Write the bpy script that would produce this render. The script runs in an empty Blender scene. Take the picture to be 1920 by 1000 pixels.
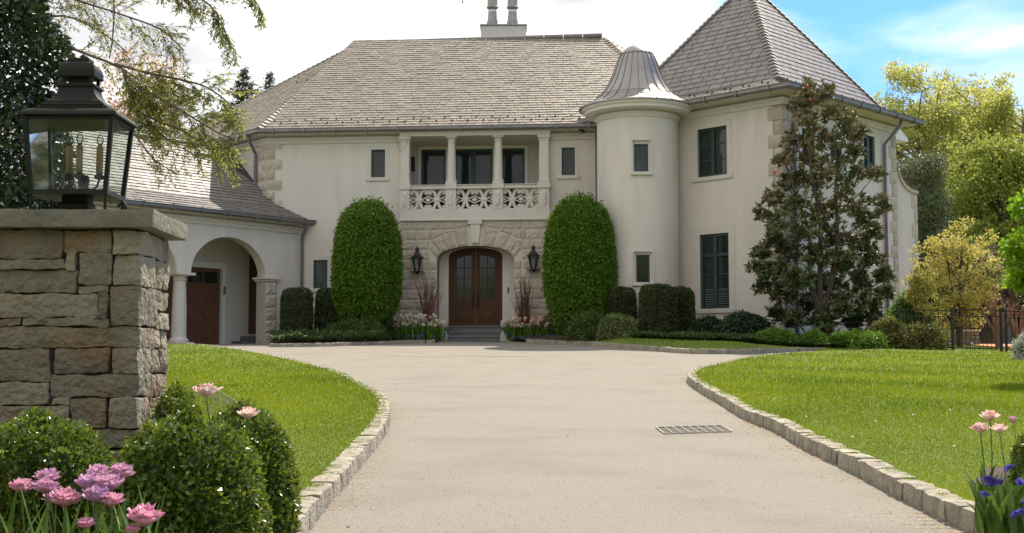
import bpy, math, random
import numpy as np
from mathutils import Vector, Matrix
from mathutils import geometry as mgeo

random.seed(7); rng = np.random.default_rng(11)
SC = bpy.context.scene
COL = SC.collection
F = 2400.0; TH = math.atan(190 / 2400.0); CT = math.cos(TH); ST = math.sin(TH)
EYE = 0.8                       # camera height over the near drive; eye-relative z until the end

# ------------------------------------------------------------------ measuring
def ratio(px, py):
    u = (px - 960) / F; v = (500 - py) / F
    d = CT - v * ST
    return u / d, (ST + v * CT) / d
def P(px, py, Y):
    a, b = ratio(px, py)
    return Vector((a * Y, Y, b * Y))
def sstep(a, b, x):
    t = min(1, max(0, (x - a) / (b - a))); return t * t * (3 - 2 * t)
def gz(X, Y):
    Yc = max(Y, 2.0)
    z = -1.018 + 0.0426 * min(Yc, 43.5)
    z -= 0.02 * min(8, max(0, X - 6)) * sstep(22, 36, Y)
    z -= 0.010 * min(8, max(0, -X - 3)) * sstep(36, 43, Y)
    z += 0.05 * sstep(30, 38, Y) + 0.03 * sstep(38, 43, Y) * math.exp(-((X + 1.2) / 3.0) ** 2)
    return z
def G(px, py, off=0.0):
    a, b = ratio(px, py)
    lo, hi = 1.0, 43.6
    for _ in range(60):
        m = (lo + hi) / 2
        if b * m > gz(a * m, m) + off: lo = m
        else: hi = m
    return Vector((a * lo, lo, gz(a * lo, lo) + off))

# ------------------------------------------------------------------ objects
def tag(o, label=None, cat=None, group=None, kind=None):
    if label: o['label'] = label
    if cat: o['category'] = cat
    if group: o['group'] = group
    if kind: o['kind'] = kind
    return o
def empty(name, loc=(0, 0, 0), label=None, cat=None, group=None, parent=None):
    o = bpy.data.objects.new(name, None); COL.objects.link(o)
    o.location = loc; o.empty_display_size = 0.2
    if parent: o.parent = parent
    return tag(o, label, cat, group)
def wloc(o):
    v = Vector((0, 0, 0))
    while o: v += o.location; o = o.parent
    return v
def copy_tree(o, parent=None):
    c = o.copy(); COL.objects.link(c)
    if parent: c.parent = parent
    for ch in list(o.children): copy_tree(ch, c)
    return c

class MB:
    """collects polygons, links them as ONE mesh object"""
    def __init__(s): s.v = []; s.nv = 0; s.loops = []; s.cnt = []; s.tone = []; s.mi = []
    def add(s, V, Fs, tone=0.5, mi=0):
        V = np.asarray(V, dtype=np.float64).reshape(-1, 3)
        b = s.nv; s.v.append(V); s.nv += len(V)
        for f in Fs:
            s.loops.append(np.asarray(f, dtype=np.int64) + b)
        s.cnt.append(np.array([len(f) for f in Fs], dtype=np.int64))
        t = np.full(len(Fs), tone) if np.isscalar(tone) else np.asarray(tone)
        s.tone.append(t); s.mi.append(np.full(len(Fs), mi))
    def addn(s, V, Fa, tone=0.5, mi=0):
        """V (n,3), Fa (m,k) arrays"""
        b = s.nv; s.v.append(V); s.nv += len(V)
        s.loops.append((Fa + b).ravel()); s.cnt.append(np.full(len(Fa), Fa.shape[1]))
        t = np.full(len(Fa), tone) if np.isscalar(tone) else np.asarray(tone)
        s.tone.append(t); s.mi.append(np.full(len(Fa), mi))
    def box(s, c, size, ax=None, tone=0.5, bev=0.0, mi=0):
        """box round centre c; ax = (dx, dy, dz) unit axes"""
        c = Vector(c); hx, hy, hz = [q / 2 for q in size]
        X, Y, Z = ax if ax else (Vector((1, 0, 0)), Vector((0, 1, 0)), Vector((0, 0, 1)))
        if bev <= 0:
            V = [c + X * (hx * i) + Y * (hy * j) + Z * (hz * k) for i in (-1, 1) for j in (-1, 1) for k in (-1, 1)]
            s.add([tuple(q) for q in V], [(0, 1, 3, 2), (4, 6, 7, 5), (0, 4, 5, 1), (2, 3, 7, 6), (0, 2, 6, 4), (1, 5, 7, 3)], tone, mi)
        else:
            b = min(bev, hx * .9, hy * .9, hz * .9)
            rings = []
            for (z, q) in ((-hz, b), (-hz + b, 0), (hz - b, 0), (hz, b)):
                x, y = hx - q, hy - q
                rings.append([c + X * i * x + Y * j * y + Z * z for i, j in ((-1, -1), (1, -1), (1, 1), (-1, 1))])
            V = [tuple(q) for r in rings for q in r]
            Fs = [(3, 2, 1, 0), (12, 13, 14, 15)]
            for r in range(3):
                for k in range(4):
                    a = r * 4 + k; bb = r * 4 + (k + 1) % 4
                    Fs.append((a, bb, bb + 4, a + 4))
            s.add(V, Fs, tone, mi)
    def tube(s, pts, rad, n=8, cap=True, tone=0.5, mi=0):
        pts = [Vector(p) for p in pts]
        if np.isscalar(rad): rad = [rad] * len(pts)
        V = []; prev = None
        for i, p in enumerate(pts):
            d = (pts[min(i + 1, len(pts) - 1)] - pts[max(i - 1, 0)])
            if d.length < 1e-9: d = Vector((0, 0, 1))
            d.normalize()
            if prev is None:
                a = d.orthogonal().normalized()
            else:
                a = prev - d * prev.dot(d)
                a = a.normalized() if a.length > 1e-6 else d.orthogonal().normalized()
            prev = a; b = d.cross(a)
            for k in range(n):
                t = 2 * math.pi * k / n
                V.append(tuple(p + (a * math.cos(t) + b * math.sin(t)) * rad[i]))
        Fs = []
        for i in range(len(pts) - 1):
            for k in range(n):
                k2 = (k + 1) % n
                Fs.append((i * n + k, i * n + k2, (i + 1) * n + k2, (i + 1) * n + k))
        if cap:
            Fs.append(tuple(range(n - 1, -1, -1))); Fs.append(tuple(range((len(pts) - 1) * n, len(pts) * n)))
        s.add(V, Fs, tone, mi)
    def lathe(s, prof, c, n=32, sx=1.0, sy=1.0, rot=0.0, tone=0.5, mi=0):
        """prof [(r,z)] round vertical axis through c"""
        V = []; c = Vector(c)
        for r, z in prof:
            for k in range(n):
                t = 2 * math.pi * k / n + rot
                V.append((c.x + r * math.cos(t) * sx, c.y + r * math.sin(t) * sy, c.z + z))
        Fs = []
        for i in range(len(prof) - 1):
            for k in range(n):
                k2 = (k + 1) % n
                Fs.append((i * n + k, i * n + k2, (i + 1) * n + k2, (i + 1) * n + k))
        if prof[0][0] > 1e-4: Fs.append(tuple(range(n - 1, -1, -1)))
        if prof[-1][0] > 1e-4: Fs.append(tuple(range((len(prof) - 1) * n, len(prof) * n)))
        s.add(V, Fs, tone, mi)
    def sweep(s, pts, z, prof, side=1, closed=False, tone=0.5, mi=0):
        """horizontal path, prof [(outward, up)] closed polygon, mitred corners. pts may be 3D (slopes)"""
        P2 = [Vector((p[0], p[1])) for p in pts]
        Z = [p[2] if len(p) > 2 else z for p in pts]
        n = len(P2); V = []
        for i in range(n):
            if closed: a, b = P2[i - 1], P2[(i + 1) % n]
            else: a, b = P2[max(i - 1, 0)], P2[min(i + 1, n - 1)]
            d1 = (P2[i] - a); d2 = (b - P2[i])
            if d1.length < 1e-9: d1 = d2
            if d2.length < 1e-9: d2 = d1
            d1.normalize(); d2.normalize()
            n1 = Vector((d1.y, -d1.x)) * side; n2 = Vector((d2.y, -d2.x)) * side
            m = (n1 + n2) / max(.25, 1 + n1.dot(n2))
            for o, zz in prof:
                V.append((P2[i].x + m.x * o, P2[i].y + m.y * o, Z[i] + zz))
        k = len(prof); Fs = []
        for i in range(n if closed else n - 1):
            j = (i + 1) % n
            for q in range(k):
                q2 = (q + 1) % k
                Fs.append((i * k + q, j * k + q, j * k + q2, i * k + q2))
        if not closed:
            Fs.append(tuple(range(k))); Fs.append(tuple(range((n - 1) * k, n * k))[::-1])
        s.add(V, Fs, tone, mi)
    def leaves(s, C, D, N, L, W, tone=None, fold=0.12, wide=0.45):
        """one folded quad per leaf"""
        n = len(C)
        D = D / (np.linalg.norm(D, axis=1, keepdims=True) + 1e-9)
        S = np.cross(D, N); S /= (np.linalg.norm(S, axis=1, keepdims=True) + 1e-9)
        N2 = np.cross(S, D)
        L = np.broadcast_to(np.asarray(L, dtype=float).reshape(-1, 1), (n, 1)); W = np.broadcast_to(np.asarray(W, dtype=float).reshape(-1, 1), (n, 1))
        mid = C + D * L * wide + N2 * (W * fold)
        V = np.stack([C, mid + S * W / 2, C + D * L, mid - S * W / 2], axis=1).reshape(-1, 3)
        Fa = np.arange(4 * n).reshape(-1, 4)
        s.addn(V, Fa, rng.random(n) if tone is None else tone)
    def build(s, name, mat, parent=None, smooth=False, loc=None):
        V = np.concatenate(s.v); loops = np.concatenate(s.loops).astype(np.int32); cnt = np.concatenate(s.cnt)
        off = wloc(parent) if parent else Vector((0, 0, 0))
        if parent is None and loc is None:
            loc = Vector((float(V[:, 0].mean()), float(V[:, 1].mean()), float(V[:, 2].min())))
        if parent is None: off = Vector(loc)
        V = V - np.array(off)
        me = bpy.data.meshes.new(name)
        me.vertices.add(len(V)); me.vertices.foreach_set('co', V.astype(np.float32).ravel())
        me.loops.add(len(loops)); me.loops.foreach_set('vertex_index', loops)
        st = np.concatenate([[0], np.cumsum(cnt)[:-1]]).astype(np.int32)
        me.polygons.add(len(cnt)); me.polygons.foreach_set('loop_start', st)
        mi = np.concatenate(s.mi).astype(np.int32)
        mats = mat if isinstance(mat, (list, tuple)) else [mat]
        for m in mats: me.materials.append(m)
        me.polygons.foreach_set('material_index', mi)
        me.polygons.foreach_set('use_smooth', np.full(len(cnt), smooth))
        a = me.attributes.new('tone', 'FLOAT', 'FACE')
        a.data.foreach_set('value', np.concatenate(s.tone).astype(np.float32))
        me.update(calc_edges=True); me.validate()
        o = bpy.data.objects.new(name, me); COL.objects.link(o)
        if parent: o.parent = parent
        else: o.location = off
        return o

def smooth_by_angle(o, deg=35):
    me = o.data
    me.polygons.foreach_set('use_smooth', [True] * len(me.polygons))
    try: me.set_sharp_from_angle(angle=math.radians(deg))
    except Exception: pass
    return o

# ------------------------------------------------------------------ materials
MATS = {}
def node(nt, t, **kw):
    n = nt.nodes.new(t)
    for k, v in kw.items(): setattr(n, k, v)
    return n
def mat(name, c1, c2=None, scale=5.0, rough=0.8, bump=0.0, bscale=40.0, tonemix=0.0, metal=0.0, c3=None, s3=0.6, spec=0.5,
        transl=0.0, detail=6.0, stretch=(1, 1, 1), coat=0.0, amt3=0.5):
    """two-colour noise, an optional large-scale third colour, per-face tone, bump"""
    if name in MATS: return MATS[name]
    m = bpy.data.materials.new(name); m.use_nodes = True; nt = m.node_tree; L = nt.links.new
    b = nt.nodes['Principled BSDF']; out = nt.nodes['Material Output']
    c2 = c2 or c1
    tc = node(nt, 'ShaderNodeTexCoord'); mp = node(nt, 'ShaderNodeMapping'); mp.inputs['Scale'].default_value = stretch
    L(tc.outputs['Object'], mp.inputs['Vector'])
    nz = node(nt, 'ShaderNodeTexNoise'); nz.inputs['Scale'].default_value = scale; nz.inputs['Detail'].default_value = detail
    nz.inputs['Roughness'].default_value = 0.65
    L(mp.outputs['Vector'], nz.inputs['Vector'])
    mr = node(nt, 'ShaderNodeMapRange'); mr.inputs['From Min'].default_value = 0.3; mr.inputs['From Max'].default_value = 0.7
    L(nz.outputs['Fac'], mr.inputs['Value'])
    fac = mr.outputs['Result']
    if tonemix > 0:
        at = node(nt, 'ShaderNodeAttribute'); at.attribute_name = 'tone'
        mx = node(nt, 'ShaderNodeMix'); mx.data_type = 'FLOAT'; mx.inputs[0].default_value = tonemix
        L(fac, mx.inputs[2]); L(at.outputs['Fac'], mx.inputs[3]); fac = mx.outputs[0]
    mc = node(nt, 'ShaderNodeMix'); mc.data_type = 'RGBA'
    L(fac, mc.inputs[0]); mc.inputs[6].default_value = (*c1, 1); mc.inputs[7].default_value = (*c2, 1)
    col = mc.outputs[2]
    if c3:
        n3 = node(nt, 'ShaderNodeTexNoise'); n3.inputs['Scale'].default_value = s3; n3.inputs['Detail'].default_value = 4
        L(mp.outputs['Vector'], n3.inputs['Vector'])
        r3 = node(nt, 'ShaderNodeMapRange'); r3.inputs['From Min'].default_value = 0.48; r3.inputs['From Max'].default_value = 0.68
        r3.inputs['To Max'].default_value = amt3
        L(n3.outputs['Fac'], r3.inputs['Value'])
        m3 = node(nt, 'ShaderNodeMix'); m3.data_type = 'RGBA'
        L(r3.outputs['Result'], m3.inputs[0]); L(col, m3.inputs[6]); m3.inputs[7].default_value = (*c3, 1); col = m3.outputs[2]
    L(col, b.inputs['Base Color'])
    b.inputs['Roughness'].default_value = rough; b.inputs['Metallic'].default_value = metal
    b.inputs['Specular IOR Level'].default_value = spec; b.inputs['Coat Weight'].default_value = coat
    if bump > 0:
        nb = node(nt, 'ShaderNodeTexNoise'); nb.inputs['Scale'].default_value = bscale; nb.inputs['Detail'].default_value = 8
        L(mp.outputs['Vector'], nb.inputs['Vector'])
        bp = node(nt, 'ShaderNodeBump'); bp.inputs['Strength'].default_value = min(1, bump); bp.inputs['Distance'].default_value = 0.02 * max(1, bump)
        L(nb.outputs['Fac'], bp.inputs['Height']); L(bp.outputs['Normal'], b.inputs['Normal'])
    if transl > 0:
        tr = node(nt, 'ShaderNodeBsdfTranslucent'); L(col, tr.inputs['Color'])
        ms = node(nt, 'ShaderNodeMixShader'); ms.inputs[0].default_value = transl
        L(b.outputs[0], ms.inputs[1]); L(tr.outputs[0], ms.inputs[2]); L(ms.outputs[0], out.inputs['Surface'])
    MATS[name] = m
    return m
def leafmat(name, c1, c2, transl=0.35, rough=0.5, spec=0.4):
    return mat(name, c1, c2, scale=1.3, rough=rough, tonemix=0.75, transl=transl, spec=spec)
def glassmat(name, tint=(0.9, 0.95, 0.92), op=0.08):
    m = bpy.data.materials.new(name); m.use_nodes = True; nt = m.node_tree; L = nt.links.new
    nt.nodes.remove(nt.nodes['Principled BSDF']); out = nt.nodes['Material Output']
    t = node(nt, 'ShaderNodeBsdfTransparent'); t.inputs['Color'].default_value = (*tint, 1)
    g = node(nt, 'ShaderNodeBsdfGlossy'); g.inputs['Roughness'].default_value = 0.03
    d = node(nt, 'ShaderNodeBsdfDiffuse'); d.inputs['Color'].default_value = (.55, .6, .55, 1)
    fr = node(nt, 'ShaderNodeFresnel'); fr.inputs['IOR'].default_value = 1.5
    m1 = node(nt, 'ShaderNodeMixShader'); L(fr.outputs[0], m1.inputs[0]); L(t.outputs[0], m1.inputs[1]); L(g.outputs[0], m1.inputs[2])
    m2 = node(nt, 'ShaderNodeMixShader'); m2.inputs[0].default_value = op; L(m1.outputs[0], m2.inputs[1]); L(d.outputs[0], m2.inputs[2])
    L(m2.outputs[0], out.inputs['Surface'])
    MATS[name] = m; return m

STUCCO = mat('stucco', (.625, .567, .502), (.695, .635, .57), scale=1.6, rough=.9, bump=.4, bscale=38, c3=(.50, .452, .395), s3=2.2, amt3=.3, stretch=(1, 1, .16))
TRIM = mat('limestone_trim', (.58, .53, .465), (.65, .60, .53), scale=3, rough=.85, bump=.2, bscale=50)
ROCK = mat('rock_faced_limestone', (.40, .34, .27), (.57, .495, .40), scale=4, rough=.9, bump=.8, bscale=22, tonemix=.45)
MORTAR = mat('mortar', (.58, .52, .43), (.63, .57, .48), rough=.95)
WHITE = mat('painted_trim', (.74, .71, .66), (.79, .76, .71), rough=.6)
SLATE = mat('slate_roofing', (.20, .168, .128), (.35, .295, .23), scale=1.2, rough=.42, tonemix=.6, bump=.2, bscale=30, spec=1.0)
SLATE2 = mat('grey_slate', (.145, .126, .112), (.255, .222, .195), scale=1.2, rough=.40, tonemix=.6, bump=.2, bscale=30, spec=.8)
SLATED = mat('slate_underlay', (.06, .052, .048), rough=.9)
ZINC = mat('weathered_zinc', (.30, .275, .26), (.38, .355, .335), scale=1.5, rough=.42, metal=.75, bump=.08, bscale=6)
SEAM = mat('zinc_seam', (.19, .17, .16), (.25, .23, .22), scale=3, rough=.5, metal=.6)
GUTTER = mat('gutter_metal', (.19, .17, .165), (.27, .25, .24), scale=2, rough=.45, metal=.6)
PIPE = mat('downspout_metal', (.13, .125, .15), (.20, .19, .215), scale=2, rough=.5, metal=.45)
FRAMEG = mat('dark_green_window_paint', (.014, .038, .040), (.022, .052, .053), rough=.45)
PANE = mat('window_glass', (.012, .016, .014), (.03, .035, .03), scale=2.5, rough=.06, spec=.55, bump=.04, bscale=2.5)
BLIND = mat('blinds', (.14, .17, .165), (.20, .23, .22), rough=.6)
WOOD = mat('stained_wood', (.060, .029, .015), (.108, .054, .029), scale=4, rough=.7, spec=.2, stretch=(8, 8, .8), bump=.1)
WOODG = mat('garage_wood', (.10, .038, .017), (.19, .078, .036), scale=4, rough=.5, stretch=(2, 2, 2), bump=.1, tonemix=.4)
IRON = mat('black_iron', (.010, .009, .009), (.022, .019, .018), rough=.5, metal=.3)
BRONZE = mat('dark_bronze', (.010, .009, .008), (.020, .018, .014), scale=9, rough=.55, metal=.0, spec=.25)
BRASS = mat('aged_brass', (.10, .06, .03), (.16, .10, .05), rough=.45, metal=.7)
CANDLE = mat('candle_sleeve', (.36, .22, .09), (.44, .28, .12), rough=.6)
BLUESTONE = mat('bluestone', (.13, .125, .095), (.23, .21, .155), scale=4, rough=.8, bump=.5, bscale=35)
STEPST = mat('step_stone', (.11, .11, .11), (.17, .165, .16), scale=3, rough=.8, bump=.3)
FIELD = mat('fieldstone', (.085, .075, .055), (.37, .325, .235), scale=9, rough=.85, bump=1.3, bscale=38, tonemix=.62, c3=(.24, .125, .05), s3=4.2, amt3=.68)
FIELDM = mat('dark_mortar', (.035, .028, .022), (.06, .05, .04), rough=.95, bump=.5)
ASPH = None
BARK = mat('bark', (.06, .045, .035), (.13, .10, .075), scale=8, rough=.9, bump=.8, stretch=(3, 3, .6))
BARKG = mat('grey_bark', (.10, .085, .07), (.18, .155, .13), scale=8, rough=.9, bump=.5, stretch=(3, 3, .6))
BARKP = mat('pinkish_bark', (.22, .095, .07), (.34, .17, .12), scale=5, rough=.7, bump=.2, stretch=(3, 3, .6))
SOIL = mat('bark_mulch', (.035, .022, .015), (.09, .055, .035), scale=30, rough=.95, bump=1.0, bscale=60)
STEM = mat('flower_stem', (.08, .15, .025), (.14, .22, .04), rough=.5, transl=.2)
GLASS = glassmat('lantern_glass', op=.035)
# ================================================================== HOUSE
class Fr:
    def __init__(s, O, d):
        s.O = Vector((O[0], O[1])); s.d = Vector(d).normalized(); s.n = Vector((s.d.y, -s.d.x))
    def pt(s, a, z, o=0.0):
        q = s.O + s.d * a + s.n * o
        return Vector((q.x, q.y, z))
    def px(s, px, py, o=0.0):
        """(s, z) where the sight line through a measured point meets this wall"""
        a, b = ratio(px, py); O = s.O + s.n * o
        k = O.dot(s.n) / (a * s.n.x + s.n.y)
        q = Vector((a * k, k)) - O
        return q.dot(s.d), b * k
    def ax(s): return (Vector((s.d.x, s.d.y, 0)), Vector((s.n.x, s.n.y, 0)), Vector((0, 0, 1)))
    def off(s, o): return Fr(s.O + s.n * o, s.d)
    def rect(s, x0, y0, x1, y1):
        """rect from left-top, left-bottom pixels and the right pixel column"""
        s0, z1 = s.px(x0, y0); _, z0 = s.px(x0, y1); s1, _ = s.px(x1, (y0 + y1) / 2)
        return (s0, s1, z0, z1)

def wall_poly(mb, fr, outer, holes=(), t=0.3, tone=0.5, o=0.0):
    loops = [outer] + list(holes)
    tri = mgeo.tessellate_polygon([[Vector((a, z, 0)) for a, z in lp] for lp in loops])
    flat = [q for lp in loops for q in lp]; n = len(flat)
    V = [tuple(fr.pt(a, z, o)) for a, z in flat] + [tuple(fr.pt(a, z, o - t)) for a, z in flat]
    Fs = [tuple(f) for f in tri] + [tuple(i + n for i in f) for f in tri]
    b = 0
    for lp in loops:
        k = len(lp)
        for i in range(k):
            j = (i + 1) % k
            Fs.append((b + i, b + j, b + j + n, b + i + n))
        b += k
    mb.add(V, Fs, tone)
def rl(r): return [(r[0], r[2]), (r[1], r[2]), (r[1], r[3]), (r[0], r[3])]
def fbox(mb, fr, s0, s1, z0, z1, o0, o1, tone=0.5, bev=0.0):
    mb.box(fr.pt((s0 + s1) / 2, (z0 + z1) / 2, (o0 + o1) / 2), (abs(s1 - s0), abs(o1 - o0), abs(z1 - z0)), fr.ax(), tone, bev)
def arch_pts(sc, hw, zs, rise, n=24):
    return [(sc + hw * math.cos(math.pi * k / n), zs + rise * math.sin(math.pi * k / n)) for k in range(n + 1)]
def rockblock(mb, fr, quad, proud, o=0.0, nx=5, nz=3, seed=0, tone=None):
    """rock-faced block; quad = 4 (s,z) corners anticlockwise from bottom left"""
    r = random.Random(seed); tn = r.random() if tone is None else tone
    q = [Vector(c) for c in quad]; V = []
    for j in range(nz + 1):
        for i in range(nx + 1):
            u, v = i / nx, j / nz
            p = (q[0] * (1 - u) + q[1] * u) * (1 - v) + (q[3] * (1 - u) + q[2] * u) * v
            edge = i in (0, nx) or j in (0, nz)
            h = proud * .25 if edge else proud * (.65 + .6 * r.random())
            V.append(tuple(fr.pt(p.x, p.y, o + h)))
    Fs = [(j * (nx + 1) + i, j * (nx + 1) + i + 1, (j + 1) * (nx + 1) + i + 1, (j + 1) * (nx + 1) + i) for j in range(nz) for i in range(nx)]
    mb.add(V, Fs, tn)
    W = [tuple(fr.pt(c.x, c.y, o + proud * .25)) for c in q] + [tuple(fr.pt(c.x, c.y, o - .03)) for c in q]
    mb.add(W, [(0, 1, 5, 4), (1, 2, 6, 5), (2, 3, 7, 6), (3, 0, 4, 7)], tn)

# ---- plan
FA = Fr((0, 44.0), (1, -.09))
K = FA.pt(FA.px(500, 300)[0], 0)
LW = Fr(K, (.67, -.74))                                # left oblique wall, ends at K
C = Vector((8.25, 38.6))
WL = Fr(C, (.713, -.701)); WR = Fr(C, (.701, .713))
TC = Vector((4.08, 41.2)); TR = 1.31
P0 = FA.pt(FA.px(585, 412)[0], 0).to_2d()
ARd = Vector((.656, .755)).normalized(); ARn = Vector((ARd.y, -ARd.x))
AR = Fr(P0 - ARn * .35, ARd)
BASE = 0.3
ZE = 8.33; ZW = 8.5
house = empty('house', (0, 44, .8), 'two-storey cream stucco house with slate roofs, round turret, arched oak door and carved balcony', 'house')

# ---- measured windows
W_UL = FA.rect(696, 281, 722, 333); W_UR = FA.rect(1053, 277, 1078, 329); W_LL = FA.rect(588, 488, 614, 541)
V_U = WL.rect(1307, 244, 1363, 334); V_L = WL.rect(1312, 441, 1367, 580)
R_W = [WR.rect(1503, 240, 1528, 309), WR.rect(1556, 248, 1578, 314), WR.rect(1618, 252, 1640, 325)]

# entrance / balcony bay
FE = FA.off(.22)
es0 = FE.px(750, 500)[0]; es1 = FE.px(1031, 500)[0]
zt = FE.px(890, 240)[1]; zpar1 = FE.px(890, 346)[1]; zpar0 = FE.px(890, 393)[1]; zbase = FE.px(890, 412)[1]
lo_s0 = FE.px(767, 300)[0]; lo_s1 = FE.px(1011, 300)[0]; zlin = FE.px(890, 255)[1]
zdoor = FE.px(890, 613)[1]; asc = (FE.px(819, 500)[0] + FE.px(964, 500)[0]) / 2; ahw = (FE.px(964, 500)[0] - FE.px(819, 500)[0]) / 2
zsp = FE.px(890, 489)[1]; ztop = FE.px(890, 461)[1]
def segarch(sc, hw, zs, zt_, z0, n=20):
    return [(sc - hw, z0), (sc + hw, z0)] + [(sc + hw * math.cos(math.pi * k / n), zs + (zt_ - zs) * math.sin(math.pi * k / n) ** .8) for k in range(n + 1)]

# ---- main walls
sK = FA.px(500, 300)[0]; sR = 6.5
mb = MB()
wall_poly(mb, FA, [(sK, BASE), (sR, BASE), (sR, ZE - .1), (sK, ZE - .1)],
          [rl(W_UL), rl(W_UR), rl(W_LL), [(es0 + .15, zpar0 - .3), (es1 - .15, zpar0 - .3), (es1 - .15, zlin + .15), (es0 + .15, zlin + .15)],
           segarch(asc, ahw + .02, zsp, ztop + .02, BASE + .1)], .35)
# left oblique wall
wall_poly(mb, LW, [(-9.5, BASE), (0, BASE), (0, ZE - .1), (-9.5, ZE - .1)], [], .35)
# rear walls (close the volume)
mb.box((0, 54.3, 4.3), (26, .3, 8)); mb.box((13.2, 50, 4.3), (.3, 9, 8))
mb.build('wall', STUCCO, house)
# wing walls
mb = MB()
LS = 7.1
wall_poly(mb, WL, [(-6.2, BASE), (0, BASE), (0, ZW - .1), (-6.2, ZW - .1)], [rl(V_U), rl(V_L)], .35)
wall_poly(mb, WR, [(0.0, BASE), (LS, BASE), (LS, ZW - .1), (0.0, ZW - .1)], [rl(r) for r in R_W], .35)
q = C + WR.d * LS; BR = Fr(q, -WL.d)
wall_poly(mb, BR, [(0, BASE), (LS, BASE), (LS, ZW - .1), (0, ZW - .1)], [], .35)
q = C - WL.d * LS; BL = Fr(q, WR.d)
wall_poly(mb, BL, [(0, BASE), (LS, BASE), (LS, ZW - .1), (0, ZW - .1)], [], .35)
mb.build('wing_wall', STUCCO, house)

# ---- quoins
mb = MB(); z = ZE - .28; i = 0
h = .362
while z > .8:
    a = .56 if i % 2 == 0 else .30; b = .30 if i % 2 == 0 else .56
    rockblock(mb, FA, [(sK, z - h + .012), (sK + a, z - h + .012), (sK + a, z - .006), (sK, z - .006)], .06, seed=i)
    rockblock(mb, LW, [(-b, z - h + .012), (0, z - h + .012), (0, z - .006), (-b, z - .006)], .06, seed=i + 50)
    z -= h; i += 1
mb.build('quoin_stones', ROCK, house)
mb = MB(); z = ZW - .52; i = 0; h = .425
while z > .9:
    a = .52 if i % 2 == 0 else .30; b = .36 if i % 2 == 0 else .62
    rockblock(mb, WL, [(-a, z - h + .012), (0, z - h + .012), (0, z - .006), (-a, z - .006)], .06, seed=i + 90)
    rockblock(mb, WR, [(0, z - h + .012), (b, z - h + .012), (b, z - .006), (0, z - .006)], .06, seed=i + 130)
    z -= h; i += 1
mb.build('quoin_stones', ROCK, house); mb = MB()
z = ZW - .52; i = 0
while z > .9:
    a = .28 if i % 2 == 0 else .5
    rockblock(mb, WR, [(LS - a, z - h + .012), (LS, z - h + .012), (LS, z - .006), (LS - a, z - .006)], .05, seed=i + 190)
    z -= h; i += 1
mb.build('quoin_stones', ROCK, house)

# ---- roofs: real slates
def clip(poly, a, b, c):
    """keep a*x+b*y+c >= 0"""
    out = []
    for i in range(len(poly)):
        p, q2 = poly[i], poly[(i + 1) % len(poly)]
        dp = a * p[0] + b * p[1] + c; dq = a * q2[0] + b * q2[1] + c
        if dp >= 0: out.append(p)
        if (dp >= 0) != (dq >= 0):
            t = dp / (dp - dq); out.append((p[0] + (q2[0] - p[0]) * t, p[1] + (q2[1] - p[1]) * t))
    return out
def slates(mb, poly, exposure=.19, width=.26, thick=.026, base=True, row0=0):
    """convex 3-D polygon, first edge = eave"""
    p = [Vector(q) for q in poly]
    n = None
    for i in range(1, len(p) - 1):
        c = (p[i] - p[0]).cross(p[i + 1] - p[0])
        if c.length > 1e-4: n = c.normalized(); break
    if n.z < 0: n = -n
    e = Vector((0, 0, 1)).cross(n).normalized(); f = n.cross(e)
    if f.z < 0: f = -f
    o = p[0]
    q = [((v - o).dot(e), (v - o).dot(f)) for v in p]
    ar = sum(q[i][0] * q[(i + 1) % len(q)][1] - q[(i + 1) % len(q)][0] * q[i][1] for i in range(len(q)))
    if ar < 0: q = q[::-1]
    pl = []
    for i in range(len(q)):
        a, b = q[i], q[(i + 1) % len(q)]
        dx, dy = b[0] - a[0], b[1] - a[1]; l = math.hypot(dx, dy)
        if l < 1e-6: continue
        pl.append((-dy / l, dx / l, (dy * a[0] - dx * a[1]) / l))
    x0 = min(a for a, _ in q); x1 = max(a for a, _ in q); y1 = max(b for _, b in q); y0 = min(b for _, b in q)
    if base:
        V = [tuple(v - n * .03) for v in p] + [tuple(v - n * .12) for v in p]; k = len(p)
        mb.add(V, [tuple(range(k)), tuple(range(k, 2 * k))[::-1]] + [(i, (i + 1) % k, (i + 1) % k + k, i + k) for i in range(k)], 0.0, mi=1)
    y = y0; r = row0
    while y < y1:
        rowt = random.gauss(0, .05)
        x = x0 - (width / 2 if r % 2 else 0) - random.random() * .03
        while x < x1:
            w = width * random.uniform(.82, 1.15)
            gp = .006 + .04 * (width - .26); t = [(x + gp, y), (x + w - gp, y), (x + w - gp, y + exposure + .03), (x + gp, y + exposure + .03)]
            for (a, b, c) in pl:
                t = clip(t, a, b, c)
                if len(t) < 3: break
            x += w
            if len(t) < 3: continue
            tk = thick * random.uniform(.75, 1.3)
            def hh(yy): return .004 + tk * (1 - (yy - y) / (exposure + .03))
            top = [o + e * a + f * b + n * hh(b) for a, b in t]; bot = [o + e * a + f * b - n * .035 for a, b in t]; k = len(t)
            mb.add([tuple(v) for v in top + bot], [tuple(range(k))] + [(i, i + k, (i + 1) % k + k, (i + 1) % k) for i in range(k)],
                   min(1, max(0, random.gauss(.5, .22) + rowt)))
        y += exposure; r += 1
def hipcaps(mb, a, b, w=.17, step=.22, n1=None):
    a = Vector(a); b = Vector(b); d = (b - a); L_ = d.length; d.normalize()
    s_ = Vector((d.y, -d.x, 0)).normalized(); up = s_.cross(d)
    if up.z < 0: up = -up
    k = int(L_ / step)
    for i in range(k):
        c = a + d * (i + .5) * step
        for sg in (-1, 1):
            X = (s_ * sg * .88 - up * .47).normalized(); Z = X.cross(d).normalized()
            if Z.z < 0: Z = -Z
            dd = (d * .985 - Z * .17).normalized()
            mb.box(c + X * w / 2 + up * .035, (w, step * 1.25, .02), (X, dd, Z), tone=random.random())
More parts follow.
